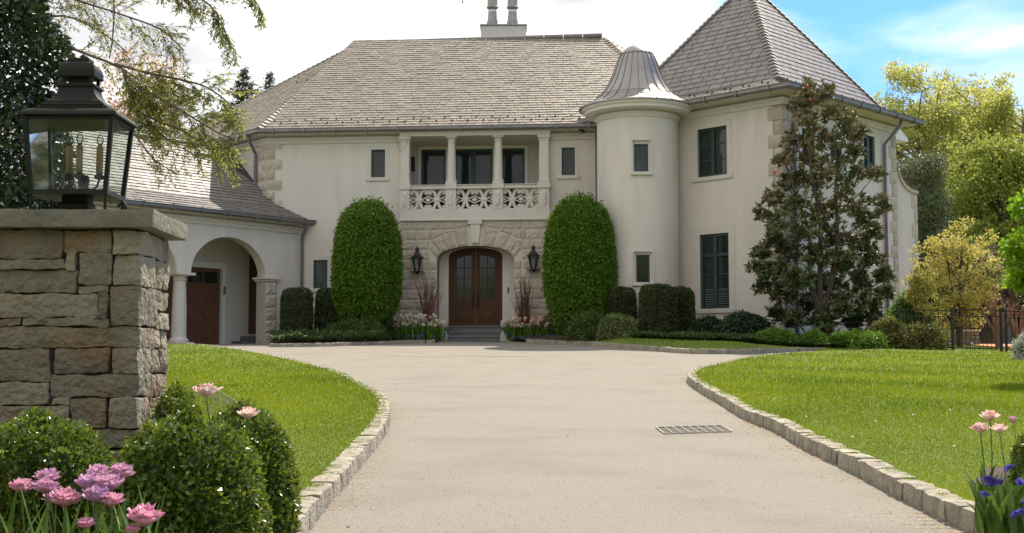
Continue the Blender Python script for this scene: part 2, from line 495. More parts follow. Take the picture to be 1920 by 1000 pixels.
def snowguards(mb, a, b, up, n, h):
    for r, (off, hh_) in enumerate(((0, 0), (.5, h))):
        for i in range(n):
            p = a.lerp(b, (i + .3 + off) / n) + up * (.35 + hh_)
            mb.lathe([(.012, -.02), (.03, .0), (.032, .03), (.02, .055), (.001, .06)], p + Vector((0, 0, .03)), n=6, tone=.3, mi=1)

n_f = FA.n; n_l = LW.n
def off3(p, v, z): return Vector((p[0] + v[0], p[1] + v[1], z))
eK = K.to_2d() + (n_f + n_l) * (.45 / (1 + n_f.dot(n_l)))
def rayplane(px, py, pts):
    a, b = ratio(px, py); r = Vector((a, 1, b)); n = (pts[1] - pts[0]).cross(pts[2] - pts[0])
    return r * (pts[0].dot(n) / r.dot(n))
eL = Vector((eK.x, eK.y, ZE)); eR = Vector((*(FA.O + FA.d * 9.0 + FA.n * .45), ZE))
pitch = math.radians(36)
up_f = Vector((-FA.n.x * math.cos(pitch), -FA.n.y * math.cos(pitch), math.sin(pitch)))
plane = [eL, eR, eL + up_f]
A = rayplane(665, 85, plane); B = rayplane(1130, 82, plane); B.z = A.z
rear_l = Vector((eL.x - .67 * 10.4, eL.y + .74 * 10.4, ZE))
C1 = eL + (eR - eL) * ((B.x + (A.x - eL.x) * 1.05 - eL.x) / (eR.x - eL.x)); C2 = Vector((B.x + 9.7, B.y + 2.6, ZE))
mb = MB()
slates(mb, [eL, C1, B, A], .19, .27)
slates(mb, [rear_l, eL, A], .19, .27)
slates(mb, [C1, C2, B], .19, .27)
hipcaps(mb, eL + Vector((0, 0, .05)), A); hipcaps(mb, C1, B); hipcaps(mb, rear_l, A); hipcaps(mb, C2, B)
snowguards(mb, eL, eL.lerp(C1, .8), up_f, 22, .23)
for z_ in (2.6,):
    snowguards(mb, eL + up_f * z_ + (A - eL).normalized() * 1.1, eL.lerp(C1, .8) + up_f * z_, up_f, 17, .23)
for q0, q1, q2 in ((rear_l, A, B), (B, C2, rear_l)):
    V = [q0, q1, q2]; mb.add([tuple(v - Vector((0, 0, .04))) for v in V], [(0, 1, 2)], .5)
mb.build('roof', [SLATE, SLATED], house)
mb = MB()
d_ = (B - A).normalized()
nseg = 13
for i in range(nseg):
    p, q = A.lerp(B, i / nseg), A.lerp(B, (i + .96) / nseg)
    mb.tube([p + Vector((0, -.05, .05)), q + Vector((0, -.05, .05))], .11, 8, tone=random.random())
mb.build('ridge_cap', SEAM, house)

# pyramid wing roof, bell-cast
cw = C + WR.d * LS / 2 - WL.d * LS / 2
ap = Vector((cw.x, cw.y, 13.4)); uL, uR = -WL.d, WR.d      # unit vectors along the two sides
def corner(h, z, i, j): q = cw + (uL * i + uR * j) * h; return Vector((q.x, q.y, z))
hb, zb = 3.2, 8.98; he = LS / 2 + .6
mb = MB()
cs = [(-1, -1), (-1, 1), (1, 1), (1, -1)]
for i in range(4):
    a, b = cs[i], cs[(i + 1) % 4]
    e0, e1 = corner(he, ZW, *a), corner(he, ZW, *b); b0, b1 = corner(hb, zb, *a), corner(hb, zb, *b)
    if i in (0, 3):
        slates(mb, [e0, e1, b1, b0], .2, .38, .02); slates(mb, [b0, b1, ap], .235, .42, .02)
    else:
        mb.add([tuple(v) for v in (e0, e1, b1, b0)], [(0, 1, 2, 3)], .5); mb.add([tuple(v) for v in (b0, b1, ap)], [(0, 1, 2)], .5)
    if i == 0: hipcaps(mb, e0 + Vector((0, 0, .04)), b0, .16, .2)
    hipcaps(mb, b0, ap, .16, .2)
e0 = corner(he, ZW, -1, -1)
snowguards(mb, e0, corner(he, ZW, 1, -1), (corner(hb, zb, 0, -1) - corner(he, ZW, 0, -1)).normalized(), 12, .22)
snowguards(mb, e0, corner(he, ZW, -1, 1), (corner(hb, zb, -1, 0) - corner(he, ZW, -1, 0)).normalized(), 12, .22)
mb.build('wing_roof', [SLATE2, SLATED], house)

# ---- tower
TW_HOLES = []
mb = MB()
mb.lathe([(TR, 7.92), (TR + .03, 7.92), (TR + .05, 8.0), (TR + .08, 8.04), (TR + .08, 8.08), (TR, 8.12)], (TC.x, TC.y, 0), 96)
smooth_by_angle(mb.build('turret_cornice', TRIM, house), 30); mb = MB()
mb.lathe([(TR - .05, 8.14), (1.66, 8.17), (1.70, 8.18), (1.72, 8.27), (1.79, 8.29), (1.82, 8.39), (TR - .1, 8.40)], (TC.x, TC.y, 0), 96)
smooth_by_angle(mb.build('turret_fascia', WHITE, house), 30)
dome = [(1.90, 8.37), (1.89, 8.41), (1.70, 8.48), (1.50, 8.58), (1.30, 8.73), (1.13, 8.92), (1.01, 9.10), (.91, 9.28), (.81, 9.50), (.73, 9.72), (.66, 9.92), (.58, 10.10), (.50, 10.24), (.41, 10.36), (.30, 10.45), (.16, 10.51), (.0, 10.53)]
mb = MB(); mb.lathe(dome, (TC.x, TC.y, 0), 96); smooth_by_angle(mb.build('turret_roof', ZINC, house), 50)
mb = MB()
for k in range(22):
    t = 2 * math.pi * (k + .35) / 22
    mb.tube([(TC.x + (r + .006) * math.cos(t), TC.y + (r + .006) * math.sin(t), z + .008) for r, z in dome[1:-4]], .012, 5)
for r, z in ((1.29, 8.80), (.525, 10.19)):
    mb.tube([(TC.x + (r + .012) * math.cos(2 * math.pi * k / 64), TC.y + (r + .012) * math.sin(2 * math.pi * k / 64), z) for k in range(65)], .013, 5, cap=False)
mb.build('standing_seam', SEAM, house)

# ---- gutters, cornices
def gutter(path, z, name='gutter', side=1, fas=True):
    mb = MB()
    mb.sweep(path, z, [(0.0, -.13), (.09, -.13), (.13, -.08), (.13, .0), (.15, .01), (.15, .03), (.12, .03), (.10, -.05), (0.0, -.05)], side)
    # joints
    for i in range(len(path) - 1):
        a, b = Vector(path[i][:2]), Vector(path[i + 1][:2]); L_ = (b - a).length; d = (b - a) / L_
        nrm = Vector((d.y, -d.x)) * side; k = max(1, int(L_ / 1.05))
        for j in range(k):
            c = a + d * (j + .5) * L_ / k + nrm * .07
            mb.box((c.x, c.y, z - .05), (.03, .19, .20), (Vector((d.x, d.y, 0)), Vector((nrm.x, nrm.y, 0)), Vector((0, 0, 1))), tone=1)
    return mb.build(name, GUTTER, house)
def xy(v): return (v[0], v[1])
gR = FA.O + FA.d * FA.px(1134, 236, .45)[0] + FA.n * .45
gutter([xy(rear_l), xy(eK), xy(gR)], ZE - .02)
ew = [corner(he, 0, 1, -1), corner(he, 0, -1, -1), corner(he, 0, -1, 1)]
# wing gutter starts at the turret rim
a_ = Vector(xy(ew[1])) + (Vector(xy(ew[0])) - Vector(xy(ew[1]))) * .60
gutter([xy(ew[0]), xy(ew[1]), xy(ew[2]), xy(corner(he, 0, 1, 1))], ZW - .02, side=1)
def cornice(path, z_eave, over, name='cornice', side=1):
    mb = MB()
    mb.sweep(path, z_eave, [(-.02, -.46), (.05, -.46), (.07, -.36), (.12, -.31), (.12, -.26), (-.02, -.24)], side)
    mb.sweep(path, z_eave, [(-.02, -.20), (over - .02, -.16), (over + .03, -.15), (over + .03, -.04), (-.02, -.05)], side)
    return mb.build(name, TRIM, house)
cornice([xy(LW.pt(-9.4, 0)), xy(K), xy(FA.pt(es0, 0))], ZE, .36)
cornice([xy(FA.pt(es1, 0)), xy(FA.pt(sR, 0))], ZE, .36)
cornice([xy(WL.pt(-6.2, 0)), xy(C), xy(WR.pt(LS, 0)), xy(BR.pt(1.5, 0))], ZW, .50)
# beam moulding of plinth
mb = MB(); zp = WL.px(1420, 597)[1]
mb.sweep([xy(WL.pt(-4.0, 0)), xy(C), xy(WR.pt(LS, 0))], zp, [(-.01, -1.4), (.05, -1.4), (.05, -.05), (.0, 0), (-.01, 0)])
mb.build('plinth', STUCCO, house)

# ---- downspouts
def spout(pts, name='downspout', r=.055):
    mb = MB(); mb.tube(pts, r, 10)
    for p, q in zip(pts[:-1], pts[1:]):
        p, q = Vector(p), Vector(q)
        if abs((q - p).normalized().z) > .95:
            k = int((q - p).length / 1.9)
            for i in range(1, k + 1):
                c = p.lerp(q, i / (k + .6)); mb.lathe([(r + .012, -.03), (r + .012, .03)], c, 10)
    mb.build(name, PIPE, house, smooth=False)
s_, z_ = LW.px(468, 250, .4); sp = LW.px(479, 300, .09)[0]
spout([LW.pt(s_, ZE - .12, .42), LW.pt(s_, ZE - .28, .42), LW.pt(sp, ZE - .72, .1), LW.pt(sp, LW.px(479, 338, .09)[1] - .1, .09), LW.pt(sp - .05, LW.px(479, 338, .09)[1] - .2, .16)])
sp = FA.px(1119, 300, .09)[0]
spout([FA.pt(sp, ZE - .1, .42), FA.pt(sp, ZE - .3, .38), FA.pt(sp, ZE - .55, .1), FA.pt(sp, .8, .09)])
sp = WR.px(1489, 240, .09)[0]
spout([WR.pt(sp + .32, ZW - .1, .55), WR.pt(sp + .3, ZW - .3, .5), WR.pt(sp, ZW - .85, .1), WR.pt(sp, .8, .09)])
sp = WR.px(1661, 400, .09)[0]
spout([WR.pt(sp + .35, ZW - .1, .58), WR.pt(sp + .32, ZW - .3, .52), WR.pt(sp, ZW - .95, .1), WR.pt(sp, .8, .09)])

# ---- windows
def window(fr, r, name='window', sur=(.16, .16, .16), cols=1, rows=(), fw=.055, dep=.12, blind=False, sill=True, niche=False, label=None):
    s0, s1, z0, z1 = r
    w = MB()
    fbox(w, fr, s0 + .002, s0 + fw, z0, z1, -dep, -dep + .06); fbox(w, fr, s1 - fw, s1 - .002, z0, z1, -dep, -dep + .06)
    fbox(w, fr, s0 + fw, s1 - fw, z1 - fw, z1 - .002, -dep, -dep + .06); fbox(w, fr, s0 + fw, s1 - fw, z0 + .002, z0 + fw, -dep, -dep + .06)
    cw_ = (s1 - s0) / cols
    for c in range(1, cols):
        fbox(w, fr, s0 + cw_ * c - fw * .8, s0 + cw_ * c + fw * .8, z0 + fw, z1 - fw, -dep, -dep + .075)
    for c in range(cols):
        for k, t in enumerate(rows):
            hw = .05 if t[1] else .017
            fbox(w, fr, s0 + cw_ * c + fw, s0 + cw_ * (c + 1) - fw, z0 + (z1 - z0) * t[0] - hw, z0 + (z1 - z0) * t[0] + hw, -dep + .005, -dep + (.07 if t[1] else .04))
    wo = w.build(name, FRAMEG, house)
    if label: wo['label'] = label
    p = MB(); fbox(p, fr, s0 + fw * .6, s1 - fw * .6, z0 + fw * .6, z1 - fw * .6, -dep + .005, -dep + .02)
    p.build('pane', PANE, wo)
    if blind:
        b = MB(); z = z0 + fw
        while z < z0 + (z1 - z0) * .26:
            b.box(fr.pt((s0 + s1) / 2, z, -dep + .03), (s1 - s0 - fw * 3, .008, .018), fr.ax(), tone=random.random()); z += .075
        b.build('blind', BLIND, wo)
    if sur:
        a, t_, bt = sur; m = MB()
        fbox(m, fr, s0 - a, s0, z0 - .003, z1, -.1, .012); fbox(m, fr, s1, s1 + a, z0 - .003, z1, -.1, .012)
        fbox(m, fr, s0 - a, s1 + a, z1, z1 + t_, -.1, .014)
        m.build('surround', TRIM, wo)
        if sill:
            m = MB(); fbox(m, fr, s0 - a - .03, s1 + a + .03, z0 - bt, z0 - .004, -.1, .06, bev=.012); m.build('sill', TRIM, wo)
    return wo
window(FA, W_UL, sur=(.13, .16, .13)); window(FA, W_UR, sur=(.13, .13, .13)); window(FA, W_LL, sur=(.14, .14, .13))
window(WL, V_U, cols=2, rows=((.34, False), (.67, False)), sur=(.2, .2, .14), fw=.07)
window(WL, V_L, cols=2, rows=((.23, False), (.46, False), (.72, True)), sur=(.24, .24, .15), fw=.08, blind=True, label='tall ground floor window with slatted blinds low behind the glass')
for r in R_W: window(WR, r, cols=2, rows=((.34, False), (.67, False)), sur=(.17, .2, .14), fw=.06)
# turret windows: flat surround set into the curve
def turret_window(px0, py0, px1, py1, sx0, sy0, sx1, sy1):
    mid = (px0 + px1) / 2; a, b = ratio(mid, (py0 + py1) / 2)
    dirv = Vector((-.09, -1)).normalized()
    # ray hits cylinder
    A_, B_, C_ = a * a + 1, -2 * (a * TC.x + TC.y), TC.length_squared - TR * TR
    k = (-B_ - math.sqrt(B_ * B_ - 4 * A_ * C_)) / (2 * A_); hit = Vector((a * k, k)); nn = (hit - TC).normalized()
    fr = Fr(hit, Vector((-nn.y, nn.x))); fr = fr.off(.02)
    if fr.n.dot(nn) < 0: fr = Fr(hit + nn * .02, Vector((nn.y, -nn.x)))
    o_ = fr.rect(px0, py0, px1, py1); i_ = fr.rect(sx0, sy0, sx1, sy1)
    ta, tb = [math.atan2(*(fr.O + fr.d * s - TC).yx) for s in (o_[0] + .01, o_[1] - .01)]
    TW_HOLES.append((ta, tb, o_[2] + .01, o_[3] - .01))
    sh = MB(); e = .035
    wall_poly(sh, fr, rl((o_[0], o_[1], o_[2], o_[3])), [rl((o_[0] + e, o_[1] - e, o_[2] + .02, o_[3] - e))], .22)
    wo = window(fr, i_, sur=None, dep=.16, fw=.05)
    sh.build('surround', TRIM, wo)
    m = MB(); wall_poly(m, fr, rl((o_[0] + e, o_[1] - e, o_[2] + .02, o_[3] - e)), [rl(i_)], .15, o=-.09); m.build('reveal', TRIM, wo)
    m = MB(); fbox(m, fr, o_[0] - .02, o_[1] + .02, o_[2] - .09, o_[2] - .003, -.2, .05, bev=.01); m.build('sill', TRIM, wo)
turret_window(1184, 261, 1222, 323, 1189, 269, 1216, 321)
turret_window(1187, 470, 1226, 531, 1193, 477, 1219, 530)

ths = sorted(set([-math.pi + 2 * math.pi * k / 96 for k in range(97)] + [t for h in TW_HOLES for t in h[:2]])); zs2 = sorted(set([BASE, 8.3] + [z for h in TW_HOLES for z in h[2:]]))
V = [(TC.x + TR * math.cos(t), TC.y + TR * math.sin(t), z) for z in zs2 for t in ths]; k = len(ths); Fs = []
for j in range(len(zs2) - 1):
    for i in range(k - 1):
        tm, zm = (ths[i] + ths[i + 1]) / 2, (zs2[j] + zs2[j + 1]) / 2
        if not any(min(h[0], h[1]) < tm < max(h[0], h[1]) and h[2] < zm < h[3] for h in TW_HOLES): Fs.append((j * k + i, j * k + i + 1, (j + 1) * k + i + 1, (j + 1) * k + i))
mb = MB(); mb.add(V, Fs); mb.build('turret_wall', STUCCO, house, smooth=True)
# ---- entrance bay: rusticated stone
mb = MB()
bay_out = [(es0, BASE), (es1, BASE), (es1, zbase), (es0, zbase)]
arch_h = [(asc - ahw, BASE + .05), (asc + ahw, BASE + .05)] + segarch(asc, ahw, zsp, ztop, 0)[2:]
wall_poly(mb, FE, bay_out, [arch_h], .5)
mb.build('entrance_wall', MORTAR, house)
mb = MB(); rows = []
zr = zbase - .01; hrow = (zbase - .0 - FE.px(890, 640)[1]) / 12.2; sd = 300
keyw = .2; rings = 9
R_out = .62
def arch_in(t):  # t 0..1 left->right point on the intrados
    a = math.pi * (1 - t); return Vector((asc + ahw * math.cos(a), zsp + (ztop - zsp) * math.sin(a) ** .8))
zc = zsp - 1.6
def arch_outer(t):
    p = arch_in(t); c = Vector((asc, zc)); d = (p - c).normalized()
    L_ = .40 + .30 * (1 - abs(2 * t - 1))
    return p + d * L_
hits = [arch_outer(k / 80) for k in range(81)]; hx_ = [p.x for p in hits]; xm_ = max(abs(p.x - asc) for p in hits)
def zo(s_):
    if abs(s_ - asc) > xm_: return -9
    return float(np.interp(s_, sorted(hx_), [p.y for p in sorted(hits, key=lambda p: p.x)]))
zspr = arch_outer(.03).y
row = 0
while zr - hrow > .7:
    z0, z1 = zr - hrow + .010, zr - .010
    x = es0 + .01 - (.25 if row % 2 else 0)
    while x < es1:
        w = random.uniform(.42, .56); a, b = max(x, es0 + .012), min(x + w - .018, es1 - .012); x += w
        segs = []
        for (lo_, hi_) in ((es0, asc - xm_ - .01), (asc - xm_ + .01, asc + xm_ - .01), (asc + xm_ + .01, es1)):
            c0, c1 = max(a, lo_), min(b, hi_)
            if c1 - c0 > .05: segs.append((c0, c1, lo_ > es0 and hi_ < es1))
        for (a2, b2, mid_) in segs:
            if not mid_: rockblock(mb, FE, [(a2, z0), (b2, z0), (b2, z1), (a2, z1)], .036, seed=sd, nx=8, nz=5); sd += 1; continue
            za, zb = max(z0, zo(a2) + .015), max(z0, zo(b2) + .015)
            if min(za, zb) < z1 - .04:
                rockblock(mb, FE, [(a2, min(za, z1 - .01)), (b2, min(zb, z1 - .01)), (b2, z1), (a2, z1)], .036, seed=sd, nx=8, nz=5); sd += 1
            # jamb stones under the springing
            for sg in (-1, 1):
                j0, j1 = (max(a2, asc + ahw + .01), b2) if sg > 0 else (a2, min(b2, asc - ahw - .01))
                if j1 - j0 > .04:
                    zt4 = min(z1, zsp + .02)
                    if zt4 - z0 > .06: rockblock(mb, FE, [(j0, z0), (j1, z0), (j1, zt4), (j0, zt4)], .036, seed=sd, nx=5, nz=5); sd += 1
    zr -= hrow; row += 1
mb.build('rock_faced_stones', ROCK, house); mb = MB()
N_ = 9
for k in range(N_):
    t0, t1 = .03 + .94 * k / N_ + .005, .03 + .94 * (k + 1) / N_ - .005
    if k == N_ // 2: mb.build('arch_stones', ROCK, house); mb = MB(); continue
    a, b, c_, d_2 = arch_in(t0), arch_in(t1), arch_outer(t1), arch_outer(t0)
    rockblock(mb, FE, [tuple(a), tuple(b), tuple(c_), tuple(d_2)], .045, seed=sd, nx=5, nz=8); sd += 1
# side faces of the bay
mb.build('arch_stones', ROCK, house)
mb = MB()
ks0, ks1 = FE.px(882, 430)[0], FE.px(901, 430)[0]
kz0, kz1 = FE.px(890, 456)[1], zbase
mb.add([tuple(FE.pt(s, z, o)) for o in (-.1, .12) for s, z in ((ks0 + .05, kz0), (ks1 - .05, kz0), (ks1, kz1 - .18), (ks0, kz1 - .18))], [(0, 1, 2, 3), (4, 5, 6, 7), (0, 1, 5, 4), (1, 2, 6, 5), (2, 3, 7, 6), (3, 0, 4, 7)])
fbox(mb, FE, ks0 - .06, ks1 + .06, kz1 - .178, kz1 + .03, -.1, .15, bev=.015)
mb.build('keystone', TRIM, house)

# balcony: base band, parapet, columns, entablature
mb = MB()
fbox(mb, FE, es0 - .01, es1 + .01, zbase, zpar0 - .002, -.5, .07)
mb.sweep([xy(FE.pt(es0 - .01, 0, .0)), xy(FE.pt(es1 + .01, 0, .0))], zbase, [(.068, -.05), (.10, -.03), (.10, .02), (.068, .04)], 1)
mb.build('balcony_base', TRIM, house)
pil = [(FE.px(a, 370)[0], FE.px(b, 370)[0]) for a, b in ((750, 768), (836, 855), (924, 943), (1010, 1030))]
for i, (a, b) in enumerate(pil):
    ped = MB()
    fbox(ped, FE, a, b, zpar0, zpar1 - .17, -.32, .075, bev=.01)
    rockblock(ped, FE, [(a + .08, zpar0 + .09), (b - .08, zpar0 + .09), (b - .08, zpar1 - .24), (a + .08, zpar1 - .24)], .05, o=.07, seed=700 + i, nx=4, nz=6, tone=.8)
    fbox(ped, FE, a - .04, b + .04, zpar1 - .168, zpar1 + .0, -.36, .115, bev=.015)
    fbox(ped, FE, a - .01, b + .01, zpar1 + .002, zpar1 + .07, -.33, .085, bev=.012)
    ped.build('pedestal', TRIM, house)
for i in range(3):
    a, b = pil[i][1], pil[i + 1][0]; rail = MB()
    fbox(rail, FE, a + .041, b - .041, zpar1 - .155, zpar1 - .03, -.25, .03, bev=.015)
    fbox(rail, FE, a + .041, b - .041, zpar1 - .028, zpar1 + .0, -.28, .06, bev=.01)
    rail.build('handrail', TRIM, house)
bal_z0, bal_z1 = zpar0, zpar1 - .158
for i in range(3):
    a, b = pil[i][1] + .002, pil[i + 1][0] - .002; uw = (b - a) / 2; H = bal_z1 - bal_z0; zc2 = (bal_z0 + bal_z1) / 2
    m = MB()
    fbox(m, FE, a, b, bal_z0 + .001, bal_z0 + .035, -.16, -.02)
    for u in range(2):
        sc = a + uw * (u + .5)
        for sx in (-1, 1):
            for sz in (-1, 1):
                path = [(.035, .0), (.04, .10), (.065, .19), (.105, .265), (.165, .315), (.235, .325), (.285, .29), (.29, .235), (.25, .205), (.215, .22), (.222, .25), (.245, .255)]
                pts = []; 
                for (x, zz) in path: pts.append(FE.pt(sc + sx * x * uw / .62, zc2 + sz * zz * H / .70, -.09))
                # flat band: sweep rectangle
                rr = [.056] * 4 + [.054, .053, .052, .05, .048, .047, .05, .052]
                m.tube(pts, rr, 8)
                pts = [FE.pt(sc + sx * x * uw / .62, zc2 + sz * zz * H / .70, -.09) for x, zz in ((.03, .02), (.13, .035), (.22, .075), (.31, .13))]
                m.tube(pts, [.045, .026, .022, .02], 6)
        fbox(m, FE, sc - .10, sc + .10, zc2 - .04, zc2 + .04, -.14, -.03, bev=.01)
    for u in range(3):
        sc = a + uw * u
        s0_, s1_ = max(a, sc - .10), min(b, sc + .10)
        V = [tuple(FE.pt(s, z, o)) for o in (-.13, -.05) for s, z in ((s0_, zc2), (min(max(sc, a), b), zc2 - .08), (s1_, zc2), (min(max(sc, a), b), zc2 + .08))]
        m.add(V, [(0, 1, 2, 3), (4, 5, 6, 7), (0, 1, 5, 4), (1, 2, 6, 5), (2, 3, 7, 6), (3, 0, 4, 7)])
    m.build('balustrade_panel', TRIM, house)
zc0 = zpar1 + .07
for i in (1, 2):
    a, b = pil[i]; c = FE.pt((a + b) / 2, 0, -.13); m = MB(); H = zlin - zc0
    m.lathe([(.20, 0), (.20, .06), (.18, .07), (.185, .11), (.155, .14), (.15, .18), (.148, H * .4), (.128, H - .22), (.125, H - .2), (.145, H - .19), (.145, H - .16), (.13, H - .15), (.13, H - .11), (.175, H - .06), (.175, H - .055)], (c.x, c.y, zc0), 24)
    fbox(m, FE, (a + b) / 2 - .20, (a + b) / 2 + .20, zlin - .055, zlin, -.33, .07, bev=.008)
    smooth_by_angle(m.build('column', TRIM, house), 30)
for i in (0, 3):
    a, b = pil[i]; m = MB()
    fbox(m, FE, a + .02, b - .02, zc0, zlin - .2, -.30, .04)
    fbox(m, FE, a - .0, b + .0, zc0, zc0 + .10, -.31, .06, bev=.015)
    fbox(m, FE, a + .0, b - .0, zlin - .198, zlin - .12, -.31, .06, bev=.015)
    fbox(m, FE, a - .035, b + .035, zlin - .118, zlin, -.34, .10, bev=.02)
    m.build('pilaster', TRIM, house)
m = MB(); fbox(m, FE, es0 - .03, es1 + .03, zlin + .001, ZE - .14, -.35, .09); m.build('entablature', TRIM, house)
# loggia box
m = MB(); LD = 1.7
fbox(m, FA, es0 + .16, es1 - .16, zpar0 - .3, zpar0 - .1, -LD - .2, -.01)
fbox(m, FA, es0 + .16, es1 - .16, zlin + .0, zlin + .12, -LD - .2, -.01)
fbox(m, FA, es0 + .02, es0 + .158, zpar0 - .3, zlin + .12, -LD - .2, -.3); fbox(m, FA, es1 - .158, es1 - .02, zpar0 - .3, zlin + .12, -LD - .2, -.3)
LB = FA.off(-LD)
ld0, ldz = LB.px(790, 281); ld1 = LB.px(984, 281)[0]; zfl = zpar0 - .1
wall_poly(m, LB, [(es0, zpar0 - .3), (es1, zpar0 - .3), (es1, zlin + .12), (es0, zlin + .12)], [[(ld0, zfl + .02), (ld1, zfl + .02), (ld1, ldz), (ld0, ldz)]], .2)
m.build('loggia_wall', STUCCO, house)
m = MB(); tw = .11
fbox(m, LB, ld0 - tw, ld0, zfl, ldz, -.15, .03); fbox(m, LB, ld1, ld1 + tw, zfl, ldz, -.15, .03); fbox(m, LB, ld0 - tw, ld1 + tw, ldz + .001, ldz + tw, -.15, .03)
x1, x2 = LB.px(836, 300)[0], LB.px(851, 300)[0]; x3, x4 = LB.px(924, 300)[0], LB.px(940, 300)[0]
fbox(m, LB, x1, x2, zfl, ldz - .001, -.14, .025); fbox(m, LB, x3, x4, zfl, ldz - .001, -.14, .025)
m.build('door_trim', WHITE, house)
for (a, b, leaf) in ((ld0, x1, 1), (x2, x3, 2), (x4, ld1, 1)):
    m = MB(); fw = .09
    for k in range(leaf):
        a2 = a + (b - a) * k / leaf; b2 = a + (b - a) * (k + 1) / leaf
        fbox(m, LB, a2 + .002, a2 + fw, zfl + .03, ldz - .003, -.12, -.06); fbox(m, LB, b2 - fw, b2 - .002, zfl + .03, ldz - .003, -.12, -.06)
        fbox(m, LB, a2 + fw, b2 - fw, ldz - fw, ldz - .004, -.12, -.06); fbox(m, LB, a2 + fw, b2 - fw, zfl + .03, zfl + .3, -.12, -.06)
    wo = m.build('balcony_door', FRAMEG, house)
    m = MB(); fbox(m, LB, a + .05, b - .05, zfl + .1, ldz - .05, -.11, -.095); m.build('pane', PANE, wo)
# small wall lamps inside the loggia (part of the wall dressing)
for s_, in ((es0 + .17,), (es1 - .17,)):
    m = MB(); sg = 1 if s_ < asc else -1
    c = FA.pt(s_ + sg * .08, zlin - .78, -.9)
    m.box(c, (.1, .16, .42), FA.ax(), bev=.02); m.box(c + Vector((0, 0, .23)), (.13, .2, .03), FA.ax()); m.box(c - Vector((0, 0, .23)), (.13, .2, .03), FA.ax())
    tag(m.build('loggia_lamp', BRONZE, None), 'small dark box lamp on the %s end wall of the balcony recess' % ('left' if sg > 0 else 'right'), 'wall lamp', 'wall lamps in the balcony recess')

# ---- entrance recess and door
m = MB(); DF = FA.off(-.50)
ds0, ds1 = DF.px(841, 550)[0], DF.px(942, 550)[0]; dsc = (ds0 + ds1) / 2; dhw = (ds1 - ds0) / 2
dzs, dzt, dzb = DF.px(890, 482)[1], DF.px(890, 465)[1], DF.px(890, 613)[1]
rev_o = [(asc - ahw - .3, BASE), (asc + ahw + .3, BASE), (asc + ahw + .3, ztop + .5), (asc - ahw - .3, ztop + .5)]
dh = [(dsc - dhw, dzb - .02), (dsc + dhw, dzb - .02)] + segarch(dsc, dhw, dzs, dzt, 0)[2:]
wall_poly(m, DF, rev_o, [dh], .12)
# splayed side reveals + vault from the stone arch to the door wall
IN = FA.off(-.13)
ring1 = [(asc - ahw, .6)] + [(a, b) for a, b in segarch(asc, ahw, zsp, ztop, 0)[2:]][::-1] + [(asc + ahw, .6)]
V = [tuple(FE.pt(a, b, -.01)) for a, b in ring1] + [tuple(DF.pt(a, b, .0)) for a, b in ring1]; k = len(ring1)
m.add(V, [(i, i + 1, i + 1 + k, i + k) for i in range(k - 1)])
m.build('entrance_reveal', STUCCO, house)
m = MB(); fw = .10
# arched outer frame
outer = segarch(dsc, dhw, dzs, dzt, dzb); inner = segarch(dsc, dhw - fw, dzs, dzt - fw, dzb + .001)
inner[0] = (dsc - dhw + fw, dzb + .04); inner[1] = (dsc + dhw - fw, dzb + .04)
wall_poly(m, DF, outer, [inner], .1, o=-.02)
door = m.build('front_door', WOOD, house); door['label'] = 'arched double front door of stained wood with glazed upper lights'
def lites(side):
    # glazed opening of one leaf in (s,z)
    if side < 0: a, b = dsc - dhw + fw + .17, dsc - .14
    else: a, b = dsc + .14, dsc + dhw - fw - .17
    z0, z1 = DF.px(890, 561)[1], DF.px(890, 486)[1]
    pts = [(a, z0), (b, z0)]
    n = 8
    for k in range(n + 1):
        x = b + (a - b) * k / n
        t = (x - dsc) / (dhw - fw - .12)
        pts.append((x, z1 - .02 + .22 * (max(0, 1 - t * t) ** .5) - .06))
    return pts, a, b, z0, z1
leafin = segarch(dsc, dhw - fw - .002, dzs, dzt - fw - .002, dzb + .05)
for sg in (-1, 1):
    m = MB(); lp, a, b, z0, z1 = lites(sg)
    # leaf polygon half
    if sg < 0: out = [(dsc - dhw + fw + .004, dzb + .05), (dsc - .008, dzb + .05)] + [p for p in leafin[2:] if p[0] < dsc - .01]
    else: out = [(dsc + .008, dzb + .05), (dsc + dhw - fw - .004, dzb + .05)] + [p for p in leafin[2:] if p[0] > dsc + .01]
    if sg < 0: out.insert(2, (dsc - .008, dzt - fw - .01))
    else: out.append((dsc + .008, dzt - fw - .01))
    wall_poly(m, DF, out, [lp], .05, o=-.05)
    pz0, pz1 = DF.px(890, 602)[1], DF.px(890, 576)[1]
    pa, pb = a - .03, b + .03
    wall_poly(m, DF, rl((pa, pb, pz0, pz1)), [rl((pa + .05, pb - .05, pz0 + .05, pz1 - .05))], .03, o=-.03)
    fbox(m, DF, pa + .08, pb - .08, pz0 + .08, pz1 - .08, -.06, -.035, bev=.01)
    # glazing bars
    mid = (a + b) / 2
    fbox(m, DF, mid - .014, mid + .014, z0, z1 + .08, -.085, -.055)
    for k in range(1, 4):
        zz = z0 + (z1 + .05 - z0) * k / 4; fbox(m, DF, a, b, zz - .014, zz + .014, -.083, -.053)
    lo = m.build('door_leaf', WOOD, door)
    m = MB(); wall_poly(m, DF, lp, [], .012, o=-.088); m.build('pane', PANE, door)
    m = MB(); hs = dsc + sg * .075; hz = DF.px(890, 560)[1]
    m.tube([DF.pt(hs, hz - .25, -.03), DF.pt(hs, hz - .22, .03), DF.pt(hs, hz + .0, .05), DF.pt(hs, hz + .22, .03), DF.pt(hs, hz + .25, -.03)], [.012, .016, .019, .016, .012], 8)
    fbox(m, DF, hs - .03, hs + .03, hz - .33, hz + .02, -.05, -.04, bev=.005)
    m.build('handle', IRON, door)
